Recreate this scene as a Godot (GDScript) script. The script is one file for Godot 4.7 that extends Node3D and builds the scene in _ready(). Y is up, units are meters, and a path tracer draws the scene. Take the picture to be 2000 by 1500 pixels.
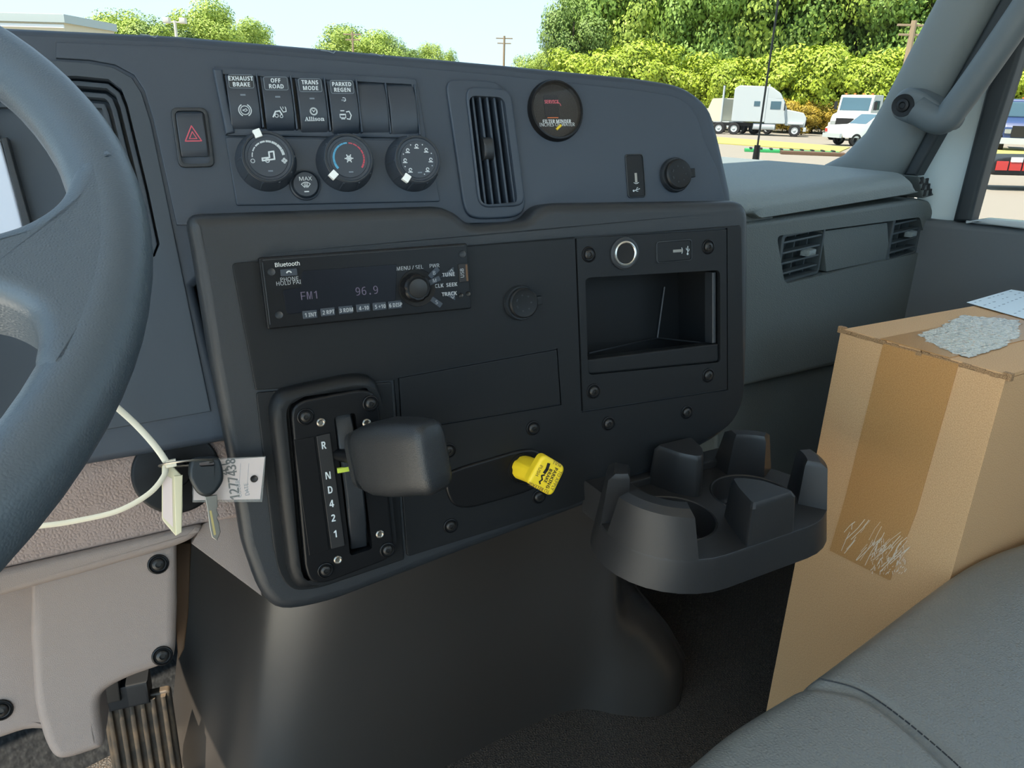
extends Node3D
# Cab interior of a work truck: console, dashboard, steering wheel, cup holder, carton, seat; trees and parked trucks outside.
const FOCAL := 1500.0
var CB: Basis
var CP := Vector3(0, 2.2, 0)
var ORG := {}
var used := {}
var mats := {}
var rng := RandomNumberGenerator.new()
var L: Transform3D      # console panel
var UP: Transform3D     # upper dashboard
var K: Transform3D      # knee panel
var PD: Transform3D     # passenger dashboard
var DR: Transform3D     # passenger door

class M:
	var v := PackedVector3Array()
	func tri(a: Vector3, b: Vector3, c: Vector3) -> void:
		v.append(a); v.append(b); v.append(c)
	func quad(a: Vector3, b: Vector3, c: Vector3, d: Vector3) -> void:
		tri(a, b, c); tri(a, c, d)
	func strip(r0: PackedVector3Array, r1: PackedVector3Array, closed := true) -> void:
		var n := r0.size()
		for i in (n if closed else n - 1):
			var j := (i + 1) % n
			quad(r0[i], r0[j], r1[j], r1[i])
	func fan(r: PackedVector3Array, flip := false) -> void:
		var c := Vector3.ZERO
		for p in r: c += p
		c /= r.size()
		for i in r.size():
			var j := (i + 1) % r.size()
			if flip: tri(c, r[j], r[i])
			else: tri(c, r[i], r[j])
	func loft(rings: Array, caps := true) -> void:
		for i in rings.size() - 1: strip(rings[i], rings[i + 1])
		if caps:
			fan(rings[0], true); fan(rings[-1])
	func lift(p: PackedVector2Array, n: float) -> PackedVector3Array:
		var r := PackedVector3Array()
		for q in p: r.append(Vector3(q.x, q.y, n))
		return r
	func inset(p: PackedVector2Array, d: float) -> PackedVector2Array:
		var r := PackedVector2Array()
		var n := p.size()
		for i in n:
			var a := (p[i] - p[(i + n - 1) % n]).normalized()
			var b := (p[(i + 1) % n] - p[i]).normalized()
			var na := Vector2(-a.y, a.x); var nb := Vector2(-b.y, b.x)
			var m := (na + nb).normalized()
			r.append(p[i] + m * d / maxf(m.dot(na), 0.45))
		return r
	func ears(q: PackedVector2Array) -> PackedInt32Array:
		var big := PackedVector2Array()
		for w in q: big.append(w * 1000.0)
		var t := Geometry2D.triangulate_polygon(big)
		if not t.is_empty(): return t
		# tolerant ear clipping for outlines with bridges or tiny edges
		var out := PackedInt32Array()
		var ix := range(q.size())
		while ix.size() > 3:
			var best := -1; var score := -1e9
			for i in ix.size():
				var a: Vector2 = big[ix[i - 1]]; var b: Vector2 = big[ix[i]]; var c: Vector2 = big[ix[(i + 1) % ix.size()]]
				var ar := (b - a).cross(c - a)
				var s := ar / (a.distance_squared_to(c) + b.distance_squared_to(c) + a.distance_squared_to(b) + 1e-9)
				if ar <= 0.0: s -= 5.0
				else:
					for k in ix:
						var p := big[k]
						if p.distance_squared_to(a) < 1e-5 or p.distance_squared_to(b) < 1e-5 or p.distance_squared_to(c) < 1e-5: continue
						if (b - a).cross(p - a) > -1e-7 and (c - b).cross(p - b) > -1e-7 and (a - c).cross(p - c) > -1e-7:
							s -= 10.0
							break
				if s > score: score = s; best = i
			out.append(ix[best - 1]); out.append(ix[best]); out.append(ix[(best + 1) % ix.size()])
			ix.remove_at(best)
		for k in ix: out.append(k)
		return out
	# faces of the outline p (with holes), laid at the points of pos where the outline was drawn in
	func cap(p: PackedVector2Array, n: float, holes := [], up := true, pos := PackedVector2Array()) -> void:
		var q := p
		var x := pos if pos.size() == p.size() else p
		for h in holes:
			var hh: PackedVector2Array = h.duplicate()
			if not Geometry2D.is_polygon_clockwise(hh): hh.reverse()
			var bi := 0; var bj := 0; var bd := 1e9
			for i in q.size():
				for j in hh.size():
					var d := q[i].distance_squared_to(hh[j])
					if d < bd: bd = d; bi = i; bj = j
			var w := PackedVector2Array(); var y := PackedVector2Array()
			for i in bi + 1: w.append(q[i]); y.append(x[i])
			for j in hh.size() + 1: w.append(hh[(bj + j) % hh.size()]); y.append(hh[(bj + j) % hh.size()])
			for i in range(bi, q.size()): w.append(q[i]); y.append(x[i])
			q = w; x = y
		var t := ears(q)
		for k in range(0, t.size(), 3):
			var a := q[t[k]]; var b := q[t[k + 1]]; var c := q[t[k + 2]]
			var i0 := t[k]; var i1 := t[k + 1]; var i2 := t[k + 2]
			if absf((b - a).cross(c - a)) < 1e-13: continue
			if ((b - a).cross(c - a) > 0) != up:
				i1 = t[k + 2]; i2 = t[k + 1]
			tri(Vector3(x[i0].x, x[i0].y, n), Vector3(x[i1].x, x[i1].y, n), Vector3(x[i2].x, x[i2].y, n))
	# a plate from n0 (back) to n1 (front) with a rounded front edge and holes
	func slab(pp: PackedVector2Array, n0: float, n1: float, bev := 0.0, holes := [], segs := 3, back := true) -> void:
		var p := pp.duplicate()
		if Geometry2D.is_polygon_clockwise(p): p.reverse()
		var top := p
		if bev > 0.0:
			var prev := lift(p, n0)
			var cur := lift(p, n1 - bev)
			strip(prev, cur)
			for s in range(1, segs + 1):
				var a := PI / 2.0 * s / segs
				top = inset(p, bev * (1.0 - cos(a)))
				var nx := lift(top, n1 - bev + bev * sin(a))
				strip(cur, nx)
				cur = nx
		else:
			strip(lift(p, n0), lift(p, n1))
		cap(p, n1, holes, true, top)
		if back: cap(p, n0, holes, false)
		for h in holes:
			var hh: PackedVector2Array = h.duplicate()
			if not Geometry2D.is_polygon_clockwise(hh): hh.reverse()
			strip(lift(hh, n0), lift(hh, n1))
	func ring(a: PackedVector2Array, b: PackedVector2Array, n: float) -> void:
		strip(lift(a, n), lift(b, n))
	# turned about the local n axis at c: profile of (radius, n)
	func lathe(prof: Array, c := Vector2.ZERO, seg := 28, capped := true) -> void:
		var rings := []
		for q in prof:
			var r := PackedVector3Array()
			for i in seg:
				var a := TAU * i / seg
				r.append(Vector3(c.x + q[0] * cos(a), c.y + q[0] * sin(a), q[1]))
			rings.append(r)
		for i in rings.size() - 1: strip(rings[i], rings[i + 1])
		if capped: fan(rings[-1])
	func tube(path: PackedVector3Array, rad, sides := 10, caps := true, flat := 1.0) -> void:
		var rings := []
		var up := Vector3.UP
		for i in path.size():
			var t := (path[mini(i + 1, path.size() - 1)] - path[maxi(i - 1, 0)]).normalized()
			if i == 0 and absf(t.dot(up)) > 0.9: up = Vector3.RIGHT
			var x := t.cross(up).normalized()
			up = x.cross(t).normalized()
			var r := PackedVector3Array()
			var rr: float = rad if (rad is float or rad is int) else rad[i]
			for k in sides:
				var a := TAU * k / sides
				r.append(path[i] + x * cos(a) * rr * flat + up * sin(a) * rr)
			rings.append(r)
		loft(rings, caps)
	func box(c: Vector3, s: Vector3, bev := 0.0) -> void:
		var p := PackedVector2Array([Vector2(c.x - s.x / 2, c.y - s.y / 2), Vector2(c.x + s.x / 2, c.y - s.y / 2), Vector2(c.x + s.x / 2, c.y + s.y / 2), Vector2(c.x - s.x / 2, c.y + s.y / 2)])
		slab(p, c.z - s.z / 2, c.z + s.z / 2, minf(bev, minf(s.x, minf(s.y, s.z)) * 0.45), [], 2)
	# an extrusion along x of a profile given in (z, y)
	func prism_x(prof: PackedVector2Array, x0: float, x1: float) -> void:
		var a := PackedVector3Array(); var b := PackedVector3Array()
		for q in prof:
			a.append(Vector3(x0, q.y, q.x)); b.append(Vector3(x1, q.y, q.x))
		strip(a, b)
		var t := Geometry2D.triangulate_polygon(prof)
		for k in range(0, t.size(), 3):
			tri(a[t[k]], a[t[k + 1]], a[t[k + 2]]); tri(b[t[k]], b[t[k + 2]], b[t[k + 1]])
	func ribbon(pts: PackedVector2Array, w: float, n: float) -> void:
		for i in pts.size() - 1:
			var d := (pts[i + 1] - pts[i]).normalized()
			var s := Vector2(-d.y, d.x) * w / 2
			var a := pts[i] - d * w * 0.3; var b := pts[i + 1] + d * w * 0.3
			quad(Vector3(a.x - s.x, a.y - s.y, n), Vector3(b.x - s.x, b.y - s.y, n), Vector3(b.x + s.x, b.y + s.y, n), Vector3(a.x + s.x, a.y + s.y, n))
	func arc(c: Vector2, r: float, a0: float, a1: float, w: float, n: float, k := 12) -> void:
		var p := PackedVector2Array()
		for i in k + 1:
			var a := deg_to_rad(lerpf(a0, a1, float(i) / k))
			p.append(c + Vector2(cos(a), sin(a)) * r)
		ribbon(p, w, n)
	func volume() -> float:
		var s := 0.0
		for i in range(0, v.size(), 3): s += v[i].dot(v[i + 1].cross(v[i + 2]))
		return s

# ---------- pixels of the photograph to places on real planes ----------
func ray(x: float, y: float) -> Vector3:
	return CB * Vector3((x - 1000.0) / FOCAL, (750.0 - y) / FOCAL, -1.0)
func hit(fr: Transform3D, x: float, y: float, off := 0.0) -> Vector3:
	var inv := fr.affine_inverse()
	var o := inv * CP
	var d := inv.basis * ray(x, y)
	return o + d * ((off - o.z) / d.z)
func uv(fr: Transform3D, x: float, y: float, off := 0.0) -> Vector2:
	var h: Vector3 = hit(fr, x, y, off)
	return Vector2(h.x, h.y)
func poly(fr: Transform3D, a: Array, off := 0.0) -> PackedVector2Array:
	var r := PackedVector2Array()
	for i in range(0, a.size(), 2): r.append(uv(fr, a[i], a[i + 1], off))
	return r
func aty(x: float, y: float, h: float) -> Vector3:
	var d := ray(x, y)
	return CP + d * ((h - CP.y) / d.y)
func atx(x: float, y: float, h: float) -> Vector3:
	var d := ray(x, y)
	return CP + d * ((h - CP.x) / d.x)
func atz(x: float, y: float, h: float) -> Vector3:
	var d := ray(x, y)
	return CP + d * ((h - CP.z) / d.z)
func far(x: float, y: float, dist: float) -> Vector3:
	var d := ray(x, y)
	return CP + d * (dist / Vector2(d.x, d.z).length())

# ---------- outlines ----------
func soft(p: PackedVector2Array, d, seg := 4) -> PackedVector2Array:
	var r := PackedVector2Array()
	var n := p.size()
	for i in n:
		var a := p[(i + n - 1) % n]; var b := p[i]; var c := p[(i + 1) % n]
		var dd: float = d if (d is float or d is int) else d[i]
		if dd <= 0.0:
			r.append(b)
			continue
		var e0 := b + (a - b).normalized() * minf(dd, (a - b).length() * 0.45)
		var e1 := b + (c - b).normalized() * minf(dd, (c - b).length() * 0.45)
		for s in seg + 1:
			var t := float(s) / seg
			r.append(e0 * (1 - t) * (1 - t) + b * 2 * t * (1 - t) + e1 * t * t)
	return r
func rrect(c: Vector2, w: float, h: float, r: float, seg := 4) -> PackedVector2Array:
	return soft(PackedVector2Array([c + Vector2(-w, -h) / 2, c + Vector2(w, -h) / 2, c + Vector2(w, h) / 2, c + Vector2(-w, h) / 2]), r, seg)
func circle(c: Vector2, r: float, k := 24) -> PackedVector2Array:
	var p := PackedVector2Array()
	for i in k: p.append(c + Vector2(cos(TAU * i / k), sin(TAU * i / k)) * r)
	return p
func spline(a: Array, k := 6) -> PackedVector3Array:
	var c := Curve3D.new()
	for i in a.size():
		var t: Vector3 = (a[mini(i + 1, a.size() - 1)] - a[maxi(i - 1, 0)]) / 6.0
		c.add_point(a[i], -t, t)
	var r := PackedVector3Array()
	for i in a.size() - 1:
		for s in k: r.append(c.sample(i, float(s) / k))
	r.append(a[-1])
	return r
func bigger(p: PackedVector2Array, d: float) -> PackedVector2Array:
	var q := p.duplicate()
	if Geometry2D.is_polygon_clockwise(q): q.reverse()
	return M.new().inset(q, -d)

# ---------- objects ----------
func numbered(called: String) -> String:
	used[called] = used.get(called, -1) + 1
	return called if used[called] == 0 else "%s_%03d" % [called, used[called]]
func tag(o: Node, label: String, category: String, group := "", kind := "") -> void:
	if label: o.set_meta("label", label)
	if category: o.set_meta("category", category)
	if group: o.set_meta("group", group)
	if kind: o.set_meta("kind", kind)
func thing(fr: Transform3D, org: Vector3, called: String, label: String, category: String, group := "", kind := "") -> Node3D:
	var o := Node3D.new()
	o.name = numbered(called)
	o.transform = fr.translated_local(org)
	add_child(o)
	ORG[o] = org
	tag(o, label, category, group, kind)
	return o
func build(m: M, smooth := 40.0, shift := Vector3.ZERO, closed := true) -> ArrayMesh:
	var v := m.v
	var n := v.size()
	if closed and m.volume() < 0.0:
		for i in range(0, n, 3):
			var t := v[i + 1]; v[i + 1] = v[i + 2]; v[i + 2] = t
	var fn := PackedVector3Array(); fn.resize(n / 3)
	var at := {}
	for f in n / 3:
		fn[f] = (v[3 * f + 1] - v[3 * f]).cross(v[3 * f + 2] - v[3 * f])
		for k in 3:
			var key := Vector3i((v[3 * f + k] * 20000.0).round())
			if at.has(key): at[key].append(f)
			else: at[key] = PackedInt32Array([f])
	var lim := cos(deg_to_rad(smooth))
	var nn := PackedVector3Array(); nn.resize(n)
	var out := PackedVector3Array(); out.resize(n)
	for f in n / 3:
		var a := fn[f].normalized()
		for k in 3:
			var s := Vector3.ZERO
			for g in at[Vector3i((v[3 * f + k] * 20000.0).round())]:
				if fn[g].normalized().dot(a) > lim: s += fn[g]
			var to := 3 * f + (0 if k == 0 else 3 - k)
			nn[to] = s.normalized() if s.length_squared() > 0 else a
			out[to] = v[3 * f + k] - shift
	var arr := []
	arr.resize(Mesh.ARRAY_MAX)
	arr[Mesh.ARRAY_VERTEX] = out
	arr[Mesh.ARRAY_NORMAL] = nn
	var am := ArrayMesh.new()
	am.add_surface_from_arrays(Mesh.PRIMITIVE_TRIANGLES, arr)
	return am
func put(mesh: Mesh, called: String, mat: Material, parent: Node, at := Transform3D()) -> MeshInstance3D:
	var o := MeshInstance3D.new()
	o.name = called if parent != self else numbered(called)
	o.mesh = mesh
	o.material_override = mat
	o.transform = at
	parent.add_child(o, true)
	ORG[o] = ORG.get(parent, Vector3.ZERO)
	return o
func obj(m: M, called: String, mat: Material, parent: Node, smooth := 40.0, closed := true) -> MeshInstance3D:
	return put(build(m, smooth, ORG.get(parent, Vector3.ZERO), closed), called, mat, parent)
# one mesh that is a whole top-level object, in the axes of fr
func solo(m: M, fr: Transform3D, org: Vector3, called: String, mat: Material, label: String, category: String, kind := "", smooth := 40.0) -> MeshInstance3D:
	var o := put(build(m, smooth, org), called, mat, self, fr.translated_local(org))
	ORG[o] = org
	tag(o, label, category, "", kind)
	return o
var fonts := {}
func text(s: String, h: float, at: Vector3, mat: Material, parent: Node, turn := 0.0, font := "Droid Sans", bold := false, squeeze := 1.0) -> MeshInstance3D:
	var key := font + str(bold)
	if not fonts.has(key):
		var f := SystemFont.new()
		f.font_names = PackedStringArray([font])
		if bold: f.font_weight = 700
		fonts[key] = f
	var t := TextMesh.new()
	t.font = fonts[key]
	t.font_size = 48
	t.pixel_size = h / 34.0
	t.depth = 0.0002
	t.curve_step = 2.0
	t.text = s
	var b := Basis(Vector3.BACK, deg_to_rad(turn)) * Basis.from_scale(Vector3(squeeze, 1, 1))
	return put(t, "lettering", mat, parent, Transform3D(b, at - ORG.get(parent, Vector3.ZERO)))

# ---------- materials ----------
func srgb(r: float, g: float, b: float) -> Color:
	return Color(r / 255.0, g / 255.0, b / 255.0)
func grain(seed_: int, freq: float, type: int, strength: float, size := 256, oct := 3) -> ImageTexture:
	var f := FastNoiseLite.new()
	f.seed = seed_
	f.noise_type = type
	f.frequency = freq
	f.fractal_octaves = oct
	if type == FastNoiseLite.TYPE_CELLULAR:
		f.cellular_return_type = FastNoiseLite.RETURN_DISTANCE2_SUB
		f.fractal_type = FastNoiseLite.FRACTAL_NONE
	var im := f.get_seamless_image(size, size)
	im.convert(Image.FORMAT_RGBA8)
	im.bump_map_to_normal_map(strength)
	return ImageTexture.create_from_image(im)
func speckle(seed_: int, freq: float, lo: Color, hi: Color, size := 256, oct := 4, gamma := 1.0) -> ImageTexture:
	var f := FastNoiseLite.new()
	f.seed = seed_
	f.noise_type = FastNoiseLite.TYPE_SIMPLEX
	f.frequency = freq
	f.fractal_octaves = oct
	var im := f.get_seamless_image(size, size)
	var o := Image.create(size, size, false, Image.FORMAT_RGBA8)
	for y in size:
		for x in size:
			o.set_pixel(x, y, lo.lerp(hi, pow(im.get_pixel(x, y).r, gamma)))
	return ImageTexture.create_from_image(o)
func mat(called: String, c: Color, rough: float, metal := 0.0, bump: Texture2D = null, scale := 1.0, depth := 1.0, spec := 0.5) -> StandardMaterial3D:
	var m := StandardMaterial3D.new()
	m.resource_name = called
	m.albedo_color = c
	m.roughness = rough
	m.metallic = metal
	m.metallic_specular = spec
	if bump:
		m.normal_enabled = true
		m.normal_texture = bump
		m.normal_scale = depth
		m.uv1_triplanar = true
		m.uv1_scale = Vector3.ONE * scale
	mats[called] = m
	return m
func textured(m: StandardMaterial3D, t: Texture2D, scale: float) -> void:
	m.albedo_texture = t
	m.uv1_triplanar = true
	m.uv1_scale = Vector3.ONE * scale
func glass(called: String, c: Color, a: float) -> StandardMaterial3D:
	var m := mat(called, Color(c.r, c.g, c.b, a), 0.02)
	m.transparency = BaseMaterial3D.TRANSPARENCY_ALPHA
	return m

func _ready() -> void:
	rng.seed = 7
	camera_and_light()
	make_materials()
	cab_shell()
	upper_dashboard()
	passenger_dashboard()
	console()
	knee_side()
	tunnel()
	steering_wheel()
	cup_holder()
	carton()
	bench()
	pillar_and_door()
	switch_bank()
	climate_panel()
	upper_fittings()
	radio()
	pocket()
	gear_selector()
	parking_brake()
	keys()
	pedals()
	outside()

func camera_and_light() -> void:
	CB = Basis(Vector3.UP, deg_to_rad(-44.5)) * Basis(Vector3.RIGHT, deg_to_rad(-20.3)) * Basis(Vector3.BACK, deg_to_rad(1.5))
	var cam := Camera3D.new()
	cam.name = "camera"
	cam.transform = Transform3D(CB, CP)
	cam.fov = rad_to_deg(2.0 * atan(750.0 / FOCAL))
	cam.near = 0.05
	cam.far = 2000.0
	add_child(cam)
	cam.current = true
	var e := Environment.new()
	e.background_mode = Environment.BG_SKY
	var sky := Sky.new()
	var sm := ProceduralSkyMaterial.new()
	sm.sky_top_color = srgb(158, 186, 212)
	sm.sky_horizon_color = srgb(186, 216, 228)
	sm.sky_curve = 0.18
	sm.sky_energy_multiplier = 2.0
	sm.ground_horizon_color = srgb(200, 196, 184)
	sm.ground_bottom_color = srgb(150, 146, 136)
	sm.ground_energy_multiplier = 1.0
	sm.sun_angle_max = 4.0
	sky.sky_material = sm
	e.sky = sky
	e.tonemap_mode = Environment.TONE_MAPPER_LINEAR
	e.tonemap_exposure = 1.0
	e.sdfgi_enabled = true
	e.ssao_enabled = true
	e.ssil_enabled = true
	var we := WorldEnvironment.new()
	we.name = "environment"
	we.environment = e
	add_child(we)
	var sun := DirectionalLight3D.new()
	sun.name = "sun"
	sun.light_energy = 8.0
	sun.light_color = srgb(255, 246, 228)
	sun.light_angular_distance = 0.6
	sun.shadow_enabled = true
	# high sun on the side of the open driver's door
	sun.transform.basis = Basis.looking_at(Vector3(0.40, -0.90, 0.05).normalized(), Vector3.UP)
	add_child(sun)
	# frames of the planes things are built on
	var U := Vector3(0.932, 0.0208, 0.3617).normalized()
	var V := Vector3(0.0421, 0.9854, -0.1652)
	V = (V - U * V.dot(U)).normalized()
	var N := U.cross(V)
	L = Transform3D(Basis(U, V, N), Vector3(0.365, 1.9499, -0.5742))
	var t := deg_to_rad(5.0)
	UP = Transform3D(Basis(U, V * cos(t) - N * sin(t), N * cos(t) + V * sin(t)), L * Vector3(0, 0.155, -0.03))
	var kn := Vector3(-0.30, 0.30, 0.90).normalized()
	var ku := Vector3(0.955, 0.02, 0.30); ku = (ku - kn * ku.dot(kn)).normalized()
	K = Transform3D(Basis(ku, kn.cross(ku), kn), L * hit(L, 430, 920, -0.028))
	PD = Transform3D(Basis(), Vector3(1.2, 2.0, -0.5))
	DR = Transform3D(Basis(Vector3(0, 0, 1), Vector3(0, 1, 0), Vector3(-1, 0, 0)), Vector3(1.55, 2.0, 0))

func make_materials() -> void:
	var fine := grain(1, 0.09, FastNoiseLite.TYPE_SIMPLEX, 3.0)
	var hide := grain(2, 0.05, FastNoiseLite.TYPE_CELLULAR, 6.0)
	var lea := grain(3, 0.035, FastNoiseLite.TYPE_CELLULAR, 7.0)
	var wrink := grain(4, 0.012, FastNoiseLite.TYPE_SIMPLEX, 14.0, 256, 5)
	var soft_n := grain(5, 0.03, FastNoiseLite.TYPE_SIMPLEX, 5.0)
	mat("panel", srgb(27, 29, 31), 0.38, 0, fine, 90, 0.25, 0.35)
	mat("fascia", srgb(51, 61, 73), 0.45, 0, fine, 90, 0.3)
	mat("bezel", srgb(38, 42, 46), 0.38, 0, fine, 60, 0.5)
	mat("gloss", srgb(19, 20, 22), 0.32, 0, fine, 120, 0.15, 0.35)
	mat("dark", srgb(24, 25, 27), 0.55)
	mat("black", srgb(10, 11, 12), 0.7)
	mat("button", srgb(48, 56, 66), 0.42, 0, fine, 150, 0.2)
	mat("knee", srgb(150, 133, 126), 0.6, 0, hide, 26, 0.8)
	mat("knee_smooth", srgb(142, 129, 122), 0.6, 0, fine, 50, 0.8)
	mat("tunnel", srgb(64, 59, 55), 0.28, 0, fine, 60, 0.28, 0.75)
	mat("rim", srgb(74, 84, 92), 0.4, 0, hide, 55, 0.35)
	mat("cup", srgb(34, 34, 35), 0.4, 0, fine, 60, 0.7)
	mat("lever", srgb(36, 38, 40), 0.42, 0, hide, 60, 0.5)
	mat("seat", srgb(114, 115, 111), 0.32, 0, lea, 36, 0.6)
	mat("vent_slat", srgb(62, 70, 73), 0.5)
	mat("pad", srgb(118, 128, 129), 0.6, 0, hide, 22, 0.4)
	mat("lower_dash", srgb(88, 95, 94), 0.6, 0, hide, 24, 0.4)
	mat("headliner", srgb(190, 190, 186), 0.9)
	mat("door_card", srgb(92, 97, 100), 0.65, 0, fine, 40, 0.4)
	mat("pillar", srgb(108, 116, 117), 0.6, 0, fine, 50, 0.5)
	mat("handle", srgb(86, 95, 99), 0.5, 0, fine, 50, 0.4)
	mat("white_paint", srgb(206, 220, 222), 0.35)
	mat("rubber", srgb(34, 42, 46), 0.6)
	mat("white", srgb(236, 240, 238), 0.5)
	mat("print", srgb(205, 214, 218), 0.6)
	mat("dim_print", srgb(160, 166, 170), 0.6)
	mat("lcd", srgb(92, 84, 104), 0.6)
	mat("faint_print", srgb(112, 124, 134), 0.6)
	mat("red_print", srgb(196, 84, 100), 0.6)
	mat("blue_print", srgb(96, 176, 214), 0.6)
	mat("black_print", srgb(24, 22, 20), 0.6)
	mat("chrome", srgb(214, 212, 206), 0.2, 0.95)
	mat("steel", srgb(150, 146, 138), 0.32, 0.9)
	mat("screw", srgb(46, 45, 44), 0.35, 0.4)
	mat("yellow", srgb(240, 208, 40), 0.45)
	mat("green_mark", srgb(196, 216, 80), 0.5)
	var scr := glass("screen", srgb(30, 40, 52), 0.25)
	scr.roughness = 0.08
	mat("screen_back", srgb(22, 25, 32), 0.3, 0, null, 1, 1, 0.3)
	glass("windshield", srgb(9, 12, 12), 0.37).metallic_specular = 0.12  # tint deepened to dim the bright sky and yard
	glass("clear", srgb(235, 235, 230), 0.12)
	glass("lens", srgb(20, 22, 24), 0.05)
	mat("tie", srgb(234, 228, 208), 0.4)
	mat("card", srgb(224, 208, 204), 0.6)
	mat("brass", srgb(196, 178, 120), 0.35, 0.6)
	mat("key_head", srgb(28, 34, 38), 0.4)
	mat("tag_sleeve", srgb(212, 206, 176), 0.3)
	mat("cluster", srgb(52, 62, 72), 0.5)
	mat("dial", srgb(206, 216, 232), 0.5)
	var card := mat("cardboard", srgb(255, 255, 255), 0.82, 0, fine, 14, 0.25)
	textured(card, speckle(9, 0.09, srgb(190, 146, 100), srgb(222, 180, 134), 256, 5), 22)
	var cut := mat("card_edge", srgb(255, 255, 255), 0.9)
	textured(cut, speckle(12, 0.12, srgb(120, 88, 58), srgb(196, 158, 116), 128, 4), 30)
	var tape := mat("tape", srgb(255, 255, 255), 0.28, 0, fine, 9, 0.3)
	textured(tape, speckle(10, 0.09, srgb(172, 122, 70), srgb(204, 156, 102), 256, 5), 22)
	var crinkle := mat("wrinkled_tape_glare", srgb(222, 214, 196), 0.16, 0, wrink, 18, 2.2)  # pale colour stands for white glare on the clear tape
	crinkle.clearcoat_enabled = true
	mat("crease_glare", srgb(232, 218, 198), 0.35)  # off-white puts the glare of the creases into the colour
	mat("label_paper", srgb(222, 234, 238), 0.5)
	var mt := mat("floor_mat", srgb(255, 255, 255), 0.5, 0, lea, 22, 1.5)
	textured(mt, speckle(11, 0.03, srgb(50, 48, 46), srgb(116, 101, 86), 256, 4, 1.7), 30)
	var cp := mat("carpet", srgb(255, 255, 255), 0.95, 0, soft_n, 20, 1.0)
	textured(cp, speckle(13, 0.06, srgb(16, 17, 19), srgb(62, 62, 60), 256, 5, 1.8), 6)
	mat("trim_brown", srgb(92, 70, 50), 0.7)
	var pe := mat("pedal", srgb(255, 255, 255), 0.45)
	textured(pe, speckle(14, 0.03, srgb(58, 54, 50), srgb(112, 94, 74), 128, 4, 1.2), 8)
	# outside
	var gr := mat("gravel", srgb(255, 255, 255), 0.95)
	textured(gr, speckle(15, 0.12, srgb(116, 110, 99), srgb(150, 143, 130), 512, 5), 0.7)
	mat("concrete", srgb(214, 204, 188), 0.9)  # pale, for the added pad that bounces sunlight
	var gs := mat("dry_grass", srgb(255, 255, 255), 0.95)
	textured(gs, speckle(16, 0.07, srgb(176, 150, 86), srgb(150, 160, 84), 256, 5), 0.4)
	for k in 5:
		var lf := mat("leaf%d" % k, srgb(255, 255, 255), 0.6)
		lf.vertex_color_use_as_albedo = true
		lf.backlight_enabled = true
		lf.backlight = Color(0.35, 0.4, 0.2)
		lf.albedo_color = [srgb(225, 235, 170), srgb(190, 215, 160), srgb(228, 234, 150), srgb(200, 215, 175), srgb(255, 200, 140)][k]
	mat("bark", srgb(92, 80, 66), 0.9)
	mat("truck_white", srgb(232, 234, 232), 0.3)
	mat("truck_grey", srgb(176, 184, 186), 0.3)
	mat("truck_blue", srgb(52, 70, 112), 0.3)
	mat("truck_beige", srgb(196, 190, 170), 0.5)
	mat("green_paint", srgb(46, 150, 84), 0.5)
	mat("red_paint", srgb(190, 60, 56), 0.45)
	mat("orange", srgb(226, 120, 60), 0.5)
	mat("tyre", srgb(34, 34, 36), 0.8)
	mat("car_glass", srgb(70, 96, 108), 0.08)
	mat("pole_wood", srgb(150, 132, 108), 0.9)
	mat("pole_metal", srgb(214, 210, 196), 0.5)
	mat("wall_beige", srgb(214, 204, 178), 0.8)
	mat("roof_grey", srgb(178, 190, 188), 0.7)

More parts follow.
